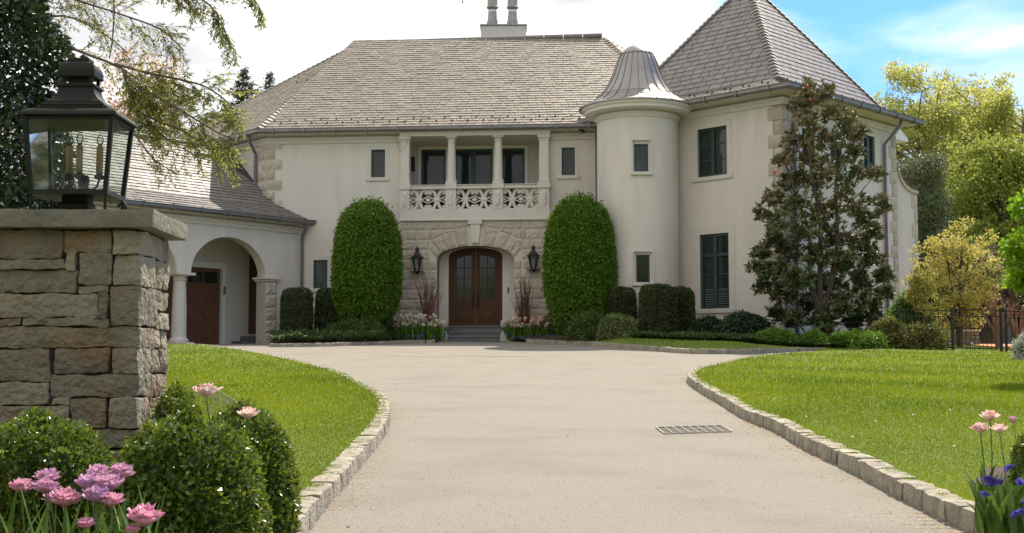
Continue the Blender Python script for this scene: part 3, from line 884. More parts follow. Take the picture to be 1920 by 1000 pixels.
m = MB(); fbox(m, DF, dsc - dhw - .3, dsc + dhw + .3, dzb - .2, dzb - .005, -.1, .62); 
m.build('doorstep', STEPST, house)
m = MB(); sx = MB(); zg = FE.px(890, 641)[1]
g0 = gz(asc, 43.0) - .1
zs_ = [zg, zg + (dzb - zg) * .33, zg + (dzb - zg) * .66]
for i, (pa, pb) in enumerate(((829, 952), (833, 949), (838, 944))):
    a, b = FE.px(pa, 630)[0], FE.px(pb, 630)[0]
    zt_2 = [zg + .16, zg + .33, dzb - .008][i]
    fbox(m, FE, a, b, g0, zt_2, -.5 + .0, .95 - .33 * i, bev=.012)
    fbox(m, FE, a - .02, b + .02, zt_2 - .045, zt_2 + .002, -.5, .98 - .33 * i, bev=.01)
m.build('entrance_steps', STEPST, house)
# doorbell panel
m = MB(); s_, z_ = DF.px(953, 545, .3); m.box(FE.pt(FE.px(953, 545, -.3)[0], z_, -.3), (.05, .10, .2), FE.ax(), bev=.01)
m.build('intercom', IRON, house)
# floodlight by the right end of the gutter
m = MB(); c = FA.pt(FA.px(1090, 242, .3)[0], FA.px(1090, 242, .3)[1] - .02, .3)
m.box(c, (.16, .12, .13), FA.ax(), bev=.02); m.tube([c, c + Vector((.1, .1, -.06))], .05, 8); m.tube([c, c + Vector((0, .2, .12))], .015, 6)
tag(m.build('floodlight', IRON), 'small dark floodlight under the gutter left of the turret', 'light')
# heat cable loops hanging at the gutter
for pts in ([(741, 243), (742, 262), (750, 285), (762, 272), (771, 245)], [(1062, 236), (1068, 250), (1080, 255), (1095, 250), (1107, 236)]):
    m = MB(); q = []
    for i in range(len(pts) - 1):
        for t in (0, .5):
            x = pts[i][0] * (1 - t) + pts[i + 1][0] * t; y = pts[i][1] * (1 - t) + pts[i + 1][1] * t
            s_, z_ = FA.px(x, y, .47); q.append(FA.pt(s_, z_, .47))
    m.tube(q, .008, 4); m.build('heat_cable', BRASS, house)

# ---- chimney
cy = B.y + 2.4
def cpt(px, py): return P(px, py, cy)
a, b = cpt(900, 80), cpt(988, 80); zt2 = cpt(944, 47).z
m = MB(); cc = ((a.x + b.x) / 2, cy + .5); w = b.x - a.x
m.add([(cc[0] + sx * w / 2 * k, cc[1] + sy * .5 * k, z) for z, k in ((A.z - 2.6, 1.05), (zt2 - .04, .955)) for sx, sy in ((-1, -1), (1, -1), (1, 1), (-1, 1))], [(0, 1, 2, 3), (4, 5, 6, 7), (0, 1, 5, 4), (1, 2, 6, 5), (2, 3, 7, 6), (3, 0, 4, 7)])
ch = m.build('chimney', mat('grey_render', (.50, .49, .46), (.56, .55, .52), scale=2, rough=.8), house)
m = MB(); m.box((cc[0], cc[1], zt2), (w * 1.0, 1.02, .08), bev=.015); m.build('chimney_cap', SEAM, ch)
for px in (923, 961):
    p = cpt(px, 47); m = MB()
    m.lathe([(.245, 0), (.25, .12), (.225, .14), (.235, .2), (.2, .3), (.18, .62), (.17, .66)], (p.x, cc[1], zt2 + .04), 20)
    for k in range(10):
        t = 2 * math.pi * k / 10; m.box((p.x + .15 * math.cos(t), cc[1] + .15 * math.sin(t), zt2 + .76), (.025, .025, .16))
    m.lathe([(.24, 0), (.25, .04), (.21, .07), (.2, .35), (.22, .37), (.001, .45)], (p.x, cc[1], zt2 + .84), 20)
    smooth_by_angle(m.build('chimney_pot', mat('lead_grey', (.30, .29, .275), (.38, .365, .345), rough=.6, metal=.1), ch), 30)

# ---- curved garden wall attached to the wing
m = MB(); E = WR
s0 = LS; s1 = WR.px(1722, 450)[0]
top = [(WR.px(px, py)) for px, py in ((1681, 306), (1682, 318), (1685, 331), (1690, 343), (1697, 353), (1706, 360), (1722, 365))]
top[0] = (s0 + .02, top[0][1]); top[-1] = (s1, top[-1][1])
wall_poly(m, E, [(s0, BASE), (s1, BASE)] + top[::-1] + [(s0, top[0][1])], [], .3, o=-.02)
gw = m.build('flanking_wall', STUCCO, house)
m = MB()
for i in range(len(top) - 1):
    (a0, z0), (a1, z1) = top[i], top[i + 1]
    dz = .11
    V = [tuple(E.pt(s, z, o)) for o in (-.36, .05) for s, z in ((a0, z0), (a1, z1), (a1 + .03, z1 + dz), (a0 + .03, z0 + dz))]
    m.add(V, [(0, 1, 2, 3), (4, 5, 6, 7), (0, 1, 5, 4), (1, 2, 6, 5), (2, 3, 7, 6), (3, 0, 4, 7)])
m.build('coping', ROCK, gw)
m = MB(); z = top[-1][1] - .02; i = 0
while z > .9:
    a = .25 if i % 2 else .42
    rockblock(m, E, [(s1 - a, z - .5), (s1, z - .5), (s1, z - .01), (s1 - a, z - .01)], .05, o=-.02, seed=900 + i); z -= .51; i += 1
m.build('quoin_stones', ROCK, gw)
# small gable end beyond the wing
m = MB(); g = WR.pt(LS + .1, 0).to_2d() - WR.n * 1.4
GE = Fr(g, WR.d)
z0, z1 = GE.px(1685, 262)[1], GE.px(1683, 238)[1]; sa, sb = GE.px(1675, 250)[0], GE.px(1703, 262)[0]
V = [tuple(GE.pt(s, z, o)) for o in (-.8, 0) for s, z in ((sa - .3, z0), (sb, z0), (sb - .02, z0 + .12), (sa - .3, z1 + .35))]
m.add(V, [(0, 1, 2, 3), (4, 5, 6, 7), (0, 1, 5, 4), (1, 2, 6, 5), (3, 0, 4, 7)], mi=0); m.add(V, [(2, 3, 7, 6)], mi=1)
m.build('side_gable', [WHITE, SLATE], house)

# ---- arcade wing
ARB = AR.off(-2.0)
e_z = 5.12
cols_u = []
aL, aR_, aT = AR.px(358, 512), AR.px(498, 520), AR.px(424, 444)
asp = (AR.px(358, 512)[1]); a_s0, a_s1 = aL[0], aR_[0]
hwA = (a_s1 - a_s0) / 2; scA = (a_s0 + a_s1) / 2; riseA = aT[1] - asp
colw = AR.px(358, 512)[0] - AR.px(331, 512)[0]
m = MB(); zgA = .2
# archway outlines; the arcade wall is pierced to the ground (piers and columns between)
def archhole(sc): return arch_pts(sc, hwA, asp, riseA)
step = 2 * hwA + colw
us0, us1 = scA - 2 * step - hwA - .6, AR.px(592, 430)[0]
# build wall above the springing as one polygon with arch notches, and solid right end
outline = [(us1, zgA), (us1, e_z - .12), (us0, e_z - .12), (us0, asp)]
for k in (2, 1, 0):
    sc = scA - k * step
    outline += [(sc - hwA, asp)] + archhole(sc)[::-1][1:-1] + [(sc + hwA, asp)]
outline += [(a_s1, zgA)]
wall_poly(m, AR, outline, [], .42)
ar_wall = m.build('arcade_wall', STUCCO, house)
# columns
for k in (0, 1, 2):
    u = scA - k * step - hwA - colw / 2; c = AR.pt(u, 0, -.21)
    zb_ = gz(c.x, c.y) - .02; H = asp - zb_; m = MB(); R = colw * .40
    m.box((c.x, c.y, zb_ + .06), (R * 3.2, R * 3.2, .12), AR.ax(), bev=.01)
    m.lathe([(R * 1.45, .12), (R * 1.5, .18), (R * 1.2, .24), (R * 1.12, .28), (R * 1.1, .32), (R * 1.08, H * .45), (R * .92, H - .3), (R * .92, H - .27), (R * 1.05, H - .25), (R * 1.05, H - .22), (R * .95, H - .2), (R * .97, H - .14), (R * 1.3, H - .08)], (c.x, c.y, zb_), 28)
    m.box((c.x, c.y, asp - .045), (R * 3.3, R * 3.3, .085), AR.ax(), bev=.01)
    smooth_by_angle(m.build('column', TRIM, house), 30)
# right pier: rusticated
pa, pb = a_s1 + .0, AR.px(517, 560)[0]
zc_ = AR.px(502, 528, .03)[1]
m = MB(); fbox(m, AR, a_s1 - .03, pb + .0, zgA, zc_, -.45, .03); 
z = zc_ - .02; i = 0
hb_ = (zc_ - AR.px(502, 648)[1]) / 5.0
while z > .85:
    rockblock(m, AR, [(a_s1 - .02, z - hb_ + .015), (pb, z - hb_ + .015), (pb, z), (a_s1 - .02, z)], .05, o=.03, seed=1000 + i, nx=5, nz=5)
    z -= hb_; i += 1
m.build('stone_pier', ROCK, house)
m = MB()
fbox(m, AR, a_s1 - .08, pb + .05, zc_ + .001, zc_ + .06, -.5, .09, bev=.01); fbox(m, AR, a_s1 - .13, pb + .10, zc_ + .061, zc_ + .15, -.55, .14, bev=.02)
m.build('pier_capital', TRIM, house)
# back wall with garage doors
m = MB()
g0_, gz1 = ARB.px(362, 503); g1_ = ARB.px(416, 560)[0]
gw_ = 2.7; gtop = ARB.px(400, 503)[1]
doors = [(g1_ - gw_, g1_), (g1_ - 2 * gw_ - .9, g1_ - gw_ - .9), (g1_ - 3 * gw_ - 1.8, g1_ - 2 * gw_ - 1.8)]
bs0 = us0; bs1 = ARB.px(478, 560)[0]
wall_poly(m, ARB, [(bs0, zgA), (bs1 + .6, zgA), (bs1 + .6, e_z + .2), (bs0, e_z + .2)], [rl((a, b, zgA + .1, gtop)) for a, b in doors], .25)
fbox(m, AR, us0, us1 - .9, 4.75, 4.85, -2.0, -.42)          # passage ceiling
wall_poly(m, Fr(AR.pt(us0, 0).to_2d() - AR.n * 2.1, AR.n), [(-6, zgA), (2.1, zgA), (2.1, e_z), (-6, e_z)], [], .3)
m.build('garage_wall', STUCCO, house)
for (a, b) in doors:
    m = MB(); t = .14
    fbox(m, ARB, a - t, a + .01, zgA, gtop + .0, -.1, .03); fbox(m, ARB, b - .01, b + t, zgA, gtop, -.1, .03); fbox(m, ARB, a - t, b + t, gtop - .01, gtop + t, -.1, .032)
    fbox(m, ARB, a - t - .02, b + t + .02, gtop + t, gtop + t + .05, -.1, .06)
    fr_o = m.build('garage_door_trim', WHITE, house)
    m = MB(); n = 22; zb0 = .65; zh = gtop - .62
    fbox(m, ARB, a + .01, b - .01, zb0, gtop - .01, -.16, -.11)
    # chevron boards
    mid = (a + b) / 2
    for half, sg in ((a, 1), (mid, -1)):
        w_ = (b - a) / 2
        for k in range(-14, 22):
            z = zb0 + k * .16
            s_l, s_r = half + .03, half + w_ - .03
            zl, zr2 = (z, z + w_) if sg > 0 else (z + w_, z)
            poly = [(s_l, zl + .012), (s_r, zr2 + .012), (s_r, zr2 + .155), (s_l, zl + .155)]
            poly = clip(poly, 0, 1, -zb0 - .05); 
            if len(poly) > 2: poly = clip(poly, 0, -1, zh)
            if len(poly) > 2:
                kk = len(poly); m.add([tuple(ARB.pt(s, z2, -.095)) for s, z2 in poly] + [tuple(ARB.pt(s, z2, -.111)) for s, z2 in poly], [tuple(range(kk))] + [(i, (i + 1) % kk, (i + 1) % kk + kk, i + kk) for i in range(kk)], random.random())
    gd = m.build('garage_door', WOODG, house)
    m = MB()
    for k in range(4):
        wl = (b - a - .2) / 4; fbox(m, ARB, a + .1 + wl * k + .04, a + .1 + wl * (k + 1) - .04, zh + .1, gtop - .14, -.105, -.098)
    m.build('pane', PANE, gd)
# side door on the oblique wall with steps
m = MB(); sd_a, sd_b = -2.4, -.40
p_back = (ARB.pt(0, 0).to_2d() - LW.O).dot(LW.d)
fbox(m, LW, p_back + .02, p_back + 1.1, 1.2, LW.px(480, 455)[1], .0, .035)
m.build('side_door', WOOD, house)
m = MB()
fbox(m, LW, p_back - .0, p_back + 1.0, .4, 1.12, .04, .38); fbox(m, LW, p_back - .0, p_back + 1.0, .4, .93, .38, .75)
m.build('side_steps', STEPST, house)
m = MB(); s_, z_ = ARB.px(419, 545); m.box(ARB.pt(s_, z_, .05), (.06, .08, .3), ARB.ax(), bev=.01); m.build('keypad', SEAM, house)
# arcade roof
def arp(u, p, z): q = AR.pt(u, 0, .35 - p); return Vector((q.x, q.y, z))
uend = (P0 - AR.O).dot(AR.d) + .12
ul = us0 - .3
r0, r1, r2, r3 = 0, .9, 3.7, 7.6
zz0, zz1, zz2, zz3 = e_z, e_z + .52, 7.95, 5.1
rb = lambda p: uend - .62 * min(p, 1.48) + .1
m = MB()
slates(m, [arp(ul, r0, zz0), arp(rb(r0), r0, zz0), arp(rb(r1), r1, zz1), arp(ul, r1, zz1)], .19, .27)
zk = zz1 + (zz2 - zz1) * (1.48 - r1) / (r2 - r1)
slates(m, [arp(ul, r1, zz1), arp(rb(r1), r1, zz1), arp(rb(1.48), 1.48, zk), arp(rb(1.48), r2, zz2), arp(ul, r2, zz2)], .19, .27)
V = [arp(ul, r2, zz2), arp(rb(3), r2, zz2), arp(rb(3), r3, zz3), arp(ul, r3, zz3), arp(ul, r0, zz0 - .1)]
m.add([tuple(v) for v in V], [(0, 1, 2, 3), (0, 3, 4)])
m.build('arcade_roof', [SLATE2, SLATED], house)
m = MB(); m.tube([arp(ul, r2, zz2 + .03), arp(rb(3), r2, zz2 + .03)], .08, 8); 
# lead flashing where the arcade roof meets the walls
m.tube([arp(rb(0) - .12, 0.05, zz0 + .06), arp(rb(r1) - .12, r1, zz1 + .06), arp(rb(1.48) - .12, 1.48, zk + .06)], .03, 6)
m.build('flashing', SEAM, house)
m = MB(); a, b = arp(ul, 0, 0), arp(rb(0) - .05, 0, 0)
gutter([xy(a), xy(b)], e_z)
cornice([xy(AR.pt(us0, 0)), xy(AR.pt(us1 - .02, 0))], e_z + .02, .28)
sp = FA.px(566, 480, .1)[0]; g_ = AR.pt(uend - .42, e_z - .1, .42)
spout([g_, g_ - Vector((0, 0, .12)), FA.pt(sp + .02, e_z - .55, .16), FA.pt(sp, e_z - .75, .1), FA.pt(sp, .8, .1)])
# ================================================================== SITE
from mathutils import noise as mnoise
def asphalt():
    m = mat('tan_chip_seal', (.19, .172, .140), (.31, .28, .23), scale=70, detail=12, rough=.95, bump=.8, bscale=90, c3=(.185, .163, .13), s3=1.1, amt3=.5)
    return m
ASPH = asphalt()
LAWN = mat('lawn_turf', (.085, .135, .006), (.14, .185, .010), scale=9, rough=.9, bump=1.0, bscale=90, c3=(.21, .24, .02), s3=.5, amt3=.6)
LAWNFAR = mat('far_ground', (.05, .09, .015), (.09, .13, .025), scale=2, rough=.95)
KERBM = mat('granite_blocks', (.16, .14, .105), (.46, .41, .32), scale=9, rough=.9, bump=.9, bscale=50, tonemix=.35)

def sheet(name, m, poly, dz, step=1.0, zf=None):
    """flat-lying polygon following the ground"""
    zf = zf or gz
    pts = []
    n = len(poly)
    if sum(poly[i][0] * poly[(i + 1) % n][1] - poly[(i + 1) % n][0] * poly[i][1] for i in range(n)) < 0: poly = list(poly)[::-1]
    for i in range(n):
        a, b = Vector(poly[i]), Vector(poly[(i + 1) % n]); k = max(1, int((b - a).length / step))
        for j in range(k): pts.append(a.lerp(b, j / k))
    nb = len(pts); V = [p.copy() for p in pts]
    x0, x1 = min(p.x for p in pts), max(p.x for p in pts); y0, y1 = min(p.y for p in pts), max(p.y for p in pts)
    A_ = np.array([(p.x, p.y) for p in pts])
    gx, gy = np.meshgrid(np.arange(x0 + step / 2, x1, step), np.arange(y0 + step / 2, y1, step))
    q = np.stack([gx.ravel(), gy.ravel()], 1); q = q[inside(q, A_)]
    V += [Vector((a, b)) for a, b in q]
    r = mgeo.delaunay_2d_cdt(V, [(i, (i + 1) % nb) for i in range(nb)], [], 0, 1e-5)
    cen = np.array([[sum(r[0][i].x for i in f) / 3, sum(r[0][i].y for i in f) / 3] for f in r[2]]); ok = inside(cen, A_)
    mb = MB(); mb.add([(v.x, v.y, zf(v.x, v.y) + dz) for v in r[0]], [tuple(f) for f, k_ in zip(r[2], ok) if k_])
    o = mb.build(name, m, smooth=True); o['kind'] = 'structure'; return o
def inside(q, poly):
    x, y = q[:, 0], q[:, 1]; c = np.zeros(len(q), bool); n = len(poly)
    for i in range(n):
        x1, y1 = poly[i]; x2, y2 = poly[(i + 1) % n]
        if y1 == y2: continue
        t = ((y1 > y) != (y2 > y)) & (x < (x2 - x1) * (y - y1) / (y2 - y1) + x1); c ^= t
    return c
def gzv(X, Y):
    f = np.vectorize(gz); return f(X, Y)
# far ground
mb = MB(); xs = [-400, -120, -60, -40] + list(np.arange(-30, 31, 2.0)) + [40, 60, 120, 400]; ys = [-80, -30, -8] + list(np.arange(0, 60, 2.0)) + [80, 120, 200, 500]
V = [(x, y, gz(x, y) - .05) for y in ys for x in xs]; w = len(xs)
mb.add(V, [(j * w + i, j * w + i + 1, (j + 1) * w + i + 1, (j + 1) * w + i) for j in range(len(ys) - 1) for i in range(w - 1)])
tag(mb.build('ground', LAWNFAR, smooth=True), kind='structure')

# kerb base lines, drive side, measured on the ground
KL = [(500, 1090), (578, 1000), (607, 961), (645, 917), (684, 869), (713, 833), (730, 801), (732, 776), (719, 753), (684, 734), (658, 718), (620, 702), (560, 686), (480, 668), (410, 656), (352, 651)]
KR = [(2200, 1180), (1960, 1068), (1818, 1000), (1740, 963), (1670, 927), (1600, 888), (1544, 861), (1499, 838), (1450, 809), (1398, 788), (1356, 762), (1315, 738), (1292, 721), (1291, 711), (1305, 701), (1345, 691), (1400, 678), (1460, 671), (1530, 667)]
def smoothline(pts, step=.1):
    p = [Vector(q) for q in pts]; out = []
    for i in range(len(p) - 1):
        a, b, c, d = p[max(i - 1, 0)], p[i], p[i + 1], p[min(i + 2, len(p) - 1)]
        k = max(2, int((c - b).length / step))
        for j in range(k):
            t = j / k
            out.append(.5 * ((2 * b) + (c - a) * t + (2 * a - 5 * b + 4 * c - d) * t * t + (3 * b - a - 3 * c + d) * t ** 3))
    out.append(p[-1]); return out
kl = smoothline([G(*q).to_2d() for q in KL]); kr = smoothline([G(*q).to_2d() for q in KR])
def offline(pts, o):
    out = []
    for i in range(len(pts)):
        d = (pts[min(i + 1, len(pts) - 1)] - pts[max(i - 1, 0)]).normalized(); out.append(pts[i] + Vector((-d.y, d.x)) * o)
    return out
def rockbox(mb, c, size, ax, res=(4, 3, 3), amp=.012, rnd=.25, freq=6.0, seed=0, tone=.5):
    """rough hewn block: subdivided box with softened edges and noise relief"""
    c = Vector(c); X, Y, Z = ax; h = Vector(size) / 2; nx, ny, nz = res; so = Vector((seed * 7.31, seed * 3.17, seed * 1.73))
    mn = min(h)
    def pos(u, v, w):
        p = Vector((u * h.x, v * h.y, w * h.z)); q = Vector(p)
        r = mn * rnd; inner = Vector((max(-h.x + r, min(h.x - r, p.x)), max(-h.y + r, min(h.y - r, p.y)), max(-h.z + r, min(h.z - r, p.z))))
        dd = p - inner
        if dd.length > 1e-6: q = inner + dd.normalized() * min(r, dd.length)
        nv = Vector(mnoise.noise_vector(q * freq + so)) * amp + Vector(mnoise.noise_vector(q * freq * 3.1 + so)) * amp * .45
        q = q + nv
        return c + X * q.x + Y * q.y + Z * q.z
    def face(a, b, na, nb_, fn):
        V = [tuple(fn(-1 + 2 * i / na, -1 + 2 * j / nb_)) for j in range(nb_ + 1) for i in range(na + 1)]
        mb.add(V, [(j * (na + 1) + i, j * (na + 1) + i + 1, (j + 1) * (na + 1) + i + 1, (j + 1) * (na + 1) + i) for j in range(nb_) for i in range(na)], tone)
    for s in (-1, 1):
        face(0, 2, nx, nz, lambda u, w: pos(u, s, w))
        face(1, 2, ny, nz, lambda v, w: pos(s, v, w))
        face(0, 1, nx, ny, lambda u, v: pos(u, v, s))
def kerb(name, line, side, w=.135, hgt=.105, L_=.14, sink=.08, res=(5, 3, 3)):
    mb = MB(); d = [0]
    for i in range(1, len(line)): d.append(d[-1] + (line[i] - line[i - 1]).length)
    def at(s):
        s = max(0, min(d[-1] - 1e-4, s))
        lo = int(np.searchsorted(d, s, side='right')) - 1; lo = min(lo, len(line) - 2)
        return line[lo].lerp(line[lo + 1], (s - d[lo]) / max(1e-6, d[lo + 1] - d[lo]))
    s = 0; k = 0
    while s < d[-1]:
        l = L_ * random.uniform(.6, 1.5); a, b = at(s), at(min(d[-1], s + l)); s += l; k += 1
        if (b - a).length < .05: continue
        dv = (b - a).normalized(); nv = Vector((-dv.y, dv.x)) * side; m_ = (a + b) / 2 + nv * (w / 2 + random.uniform(-.004, .004))
        z0, z1 = gz(a.x, a.y), gz(b.x, b.y); dz = (z1 - z0) / (b - a).length
        X = Vector((dv.x, dv.y, dz)).normalized(); Y = Vector((nv.x, nv.y, 0)); Z = X.cross(Y); Z = Z if Z.z > 0 else -Z
        hh = hgt + random.uniform(-.006, .006)
        rockbox(mb, (m_.x, m_.y, (z0 + z1) / 2 + (hh - sink) / 2), ((b - a).length + .002, w, hh + sink), (X, Y, Z), res, .010, .32, 9, seed=k, tone=random.random())
    o = mb.build(name, KERBM, smooth=False); o['kind'] = 'structure'; return smooth_by_angle(o, 50)
kerb('kerb', kl, 1); kerb('kerb', kr, -1)
BL_ = [(503, 651), (560, 651), (620, 650), (680, 648), (740, 646), (790, 644), (812, 644)]
BR_ = [(985, 643), (1060, 647), (1120, 650), (1180, 655), (1240, 660), (1300, 664), (1390, 664), (1460, 662), (1552, 661)]
bl = smoothline([G(*q).to_2d() for q in BL_]); br = smoothline([G(*q).to_2d() for q in BR_])
kerb('kerb', bl, 1, hgt=.11, L_=.24, res=(3, 2, 2)); kerb('kerb', br, 1, hgt=.13, L_=.26, res=(3, 2, 2))

# driveway and court
sheet('driveway', ASPH, [(-17, .5), (14, .5), (14, 42), (8, 44.2), (-8, 46.5), (-17, 47)], 0.0, 1.0)
# lighter worn strip in the court
a, b = G(738, 668.5), G(1062, 668.5); sheet('paving_strip', mat('pale_strip', (.27, .235, .18), (.33, .285, .22), scale=20, rough=.95, c3=(.21, .185, .145), s3=3), [(a.x, a.y), (b.x, a.y), (b.x - .1, a.y + .33), (a.x + .1, a.y + .35)], .006, .5)
a, b = FE.pt(FE.px(832, 640)[0], 0, 1.02), FE.pt(FE.px(950, 640)[0], 0, 1.02)
sheet('path', STEPST, [(a.x - .05, a.y - 1.0), (b.x + .1, b.y - 1.0), (b.x, b.y + .5), (a.x, a.y + .5)], .008, .5)
# lawns
lz = lambda x, y: gz(x, y)
PL = [tuple(v) for v in offline(kl, .1)]
PL = PL[::4]; left_poly = PL + [(-17, PL[-1][1] + .3), (-17, 2.0), (PL[0][0] - .3, 2.0)]
PR = [tuple(v) for v in offline(kr, -.1)][::4]
br2 = [tuple(v) for v in offline(br, .1)][::4]
# right lawn runs on behind the end of the bed kerb
right_poly = PR + [(G(1552, 661).x - .2, G(1552, 661).y - .15)] + [br2[-1]] + [(G(1600, 656).x, G(1600, 656).y), (9.6, 40), (26, 42), (26, 2.0), (PR[0][0] + .3, 2.0)]
sheet('lawn', LAWN, left_poly, .095, .8)
sheet('lawn', LAWN, right_poly, .095, .8)
bx = np.array([p.x for p in br]); by = np.array([p.y for p in br]); _o = np.argsort(bx); bx, by = bx[_o], by[_o]
def gzb(x, y):
    return gz(x, y) + .098 + .13 * sstep(.3, 3.0, y - float(np.interp(x, bx, by)))
fx = lambda px, Y: (ratio(px, 652)[0] * Y, Y)
GCF = [fx(1095, 40.8), fx(1200, 37.6), fx(1300, 35.3), fx(1420, 34.4), fx(1500, 34.2), fx(1580, 34.4), fx(1650, 35.2)]
strip = br2[6:] + [fx(1585, 34.3)] + [GCF[5], GCF[4], GCF[3], GCF[2], GCF[1], GCF[0]]
sheet('lawn', LAWN, strip, 0, .6, gzb)
# beds
zf = lambda x, y: gz(x, y)
bedL = [tuple(v) for v in offline(bl, .1)][::4] + [tuple(FE.pt(FE.px(829, 640)[0], 0, .2).to_2d()), tuple(FA.pt(FA.px(829, 640)[0], 0, -.1).to_2d()), tuple(FA.pt(FA.px(520, 640)[0], 0, -.1).to_2d())]
sheet('flower_bed', SOIL, bedL, .075, .6)
bedR = [tuple(v) for v in offline(br, .1)][::4][:8]
bedR = [tuple(FE.pt(FE.px(953, 640)[0], 0, .2).to_2d())] + [tuple(v) for v in offline(br, .1)][::4][:8] + GCF + [(13, 38), (13, 41), tuple(WR.pt(4, 0, -.1).to_2d()), tuple(C - Vector((0, -.2))), (4.1, 42), tuple(FA.pt(3, 0, -.1).to_2d()), tuple(FA.pt(FA.px(953, 640)[0], 0, -.1).to_2d())]
sheet('flower_bed', SOIL, bedR, -.012, .6, gzb)
# near left bed under the boxwoods
nb = [(-3.2, 2.0), (-1.0, 2.0), (-.92, 5.2), (-1.0, 5.5), (-3.2, 5.5)]
nb = [(-3.5, 2.0), (G(500, 1060).x - .12, 2.0), (G(560, 1010).x - .12, G(560, 1010).y), (-1.2, 6.2), (-3.5, 6.2)]
sheet('flower_bed', SOIL, nb, .115, .4)
g = G(1850, 940)
sheet('flower_bed', SOIL, [(g.x - .12, g.y - .12), (g.x + .25, g.y - .9), (g.x + .9, g.y - 1.8), (g.x + 2.5, g.y - 1.8), (g.x + 2.5, g.y + .7), (g.x + .2, g.y + .55)], .115, .4)

# grass blades
GRASS = leafmat('grass_blades', (.090, .150, .004), (.265, .315, .012), transl=.5, rough=.7, spec=.12)
def blades(name, polys, n, ymin, ymax, hgt, dz):
    mb = MB(); allq = []
    for poly in polys:
        A_ = np.array(poly)
        # density ~ 1/Y^2 : Y distributed so that 1/Y is uniform
        t = rng.random(n); Y = 1 / (1 / ymin + t * (1 / ymax - 1 / ymin)); X = (rng.random(n) * .86 - .42) * Y
        q = np.stack([X, Y], 1); q = q[inside(q, A_)]; allq.append(q)
    q = np.concatenate(allq); n = len(q); Y = q[:, 1]
    Z = gzv(q[:, 0], Y) + dz - .01
    st_ = inside(q, np.array(strip)); Z[st_] = [gzb(a, b) - .01 for a, b in q[st_]]
    h = hgt * rng.uniform(.6, 1.3, n) * np.clip(Y / 11, .75, 1.5); w = .0030 * np.clip(Y / 7, 1, 4.5); th = rng.random(n) * 6.283
    dx, dy = np.cos(th), np.sin(th); lx, ly = rng.normal(0, .35, n) * h, rng.normal(0, .35, n) * h
    B_ = np.stack([q[:, 0], Y, Z], 1)
    V = np.stack([B_ + np.stack([-dx * w, -dy * w, 0 * w], 1), B_ + np.stack([dx * w, dy * w, 0 * w], 1), B_ + np.stack([lx, ly, h], 1)], 1).reshape(-1, 3)
    pat = np.array([mnoise.noise(Vector((a * .6, b * .45, 3))) for a, b in q])
    tn = np.clip(.5 + pat * .75 + rng.normal(0, .14, n), 0, 1)
    mb.addn(V, np.arange(3 * n).reshape(-1, 3), tn)
    o = mb.build(name, GRASS); return tag(o, kind='stuff', label='short mown grass growing over the lawns', cat='grass')
lpb = [tuple(v) for v in offline(kl, .045)][::3] + left_poly[len(PL):]; rpb = [tuple(v) for v in offline(kr, -.045)][::3] + right_poly[len(PR):]
blades('grass', [lpb, rpb, strip], 800000, 5.0, 41, .028, .095)
# clover flowers / fallen petals
mb = MB(); n = 420; Y = 1 / (1 / 7 + rng.random(n) * (1 / 30 - 1 / 7)); X = (rng.random(n) * .35 + .1) * Y
q = np.stack([X, Y], 1); q = q[inside(q, np.array(right_poly))]
for x, y in q[:14]: mb.lathe([(.007, 0), (.010, .006), (.0, .012)], (x, y, gz(x, y) + .095 + .045), 5)
tag(mb.build('clover_flowers', mat('white_petal', (.7, .68, .62), rough=.7)), 'tiny white clover flowers scattered in the right lawn', 'flowers', kind='stuff')
# fallen orange blossom litter along the kerbs
LIT = mat('blossom_litter', (.50, .27, .13), (.62, .38, .2), scale=8, rough=.95, tonemix=.5)
mb = MB(); cands = []
for line, sd in ((kr, 1), (kl, -1)):
    for p in offline(line, sd * .0):
        cands.append((p, sd, line))
for _ in range(9000):
    line, sd = random.choice(((kr, 1), (kr, 1), (kl, -1))); i = random.randrange(len(line) - 2); d = (line[i + 1] - line[i])
    if d.length < 1e-6: continue
    d.normalize(); 
    if mnoise.noise(Vector((line[i].x * .9, line[i].y * .9, 0))) < .02: continue
    p = line[i] + Vector((-d.y, d.x)) * sd * abs(random.gauss(0, .11)) * 1.0
    z = gz(p.x, p.y) + .004; a = random.random() * 6.28; r = random.uniform(.003, .009)
    mb.add([(p.x + r * math.cos(a + k), p.y + r * math.sin(a + k), z + random.random() * .004) for k in (0, 1.6, 3.1, 4.7)], [(0, 1, 2, 3)], random.random())
tag(mb.build('fallen_blossom', LIT), 'orange fallen blossom lying along the kerb edges', 'litter', kind='stuff')

# loose grit and a few fallen leaves on the drive
mb = MB(); n = 3600; Y = 1 / (1 / 4.5 + rng.random(n) * (1 / 24 - 1 / 4.5)); X = (rng.random(n) * .7 - .3) * Y
q = np.stack([X, Y], 1); q = q[~inside(q, np.array(left_poly)) & ~inside(q, np.array(right_poly))]
for x, y in q:
    r = random.uniform(.001, .0026) * (1 + y / 16); z = gz(x, y) + .002; a = random.random() * 6.28
    mb.add([(x + r * math.cos(a + k), y + r * math.sin(a + k), z) for k in (0, 2.1, 4.2)] + [(x, y, z + r * 1.1)], [(0, 1, 3), (1, 2, 3), (2, 0, 3)], random.random())
tag(mb.build('loose_grit', mat('grit', (.13, .11, .085), (.36, .32, .255), scale=3, rough=.9, tonemix=1.0)), 'fine loose grit scattered over the driveway surface', 'grit', kind='stuff')
mb = MB(); n = 60; Y = rng.uniform(6, 34, n); X = (rng.random(n) * .5 - .2) * Y; C_ = np.stack([X, Y, np.array([gz(a, b) for a, b in zip(X, Y)]) + .006], 1); C_ = C_[~inside(C_[:, :2], np.array(left_poly)) & ~inside(C_[:, :2], np.array(right_poly))]; k = len(C_)
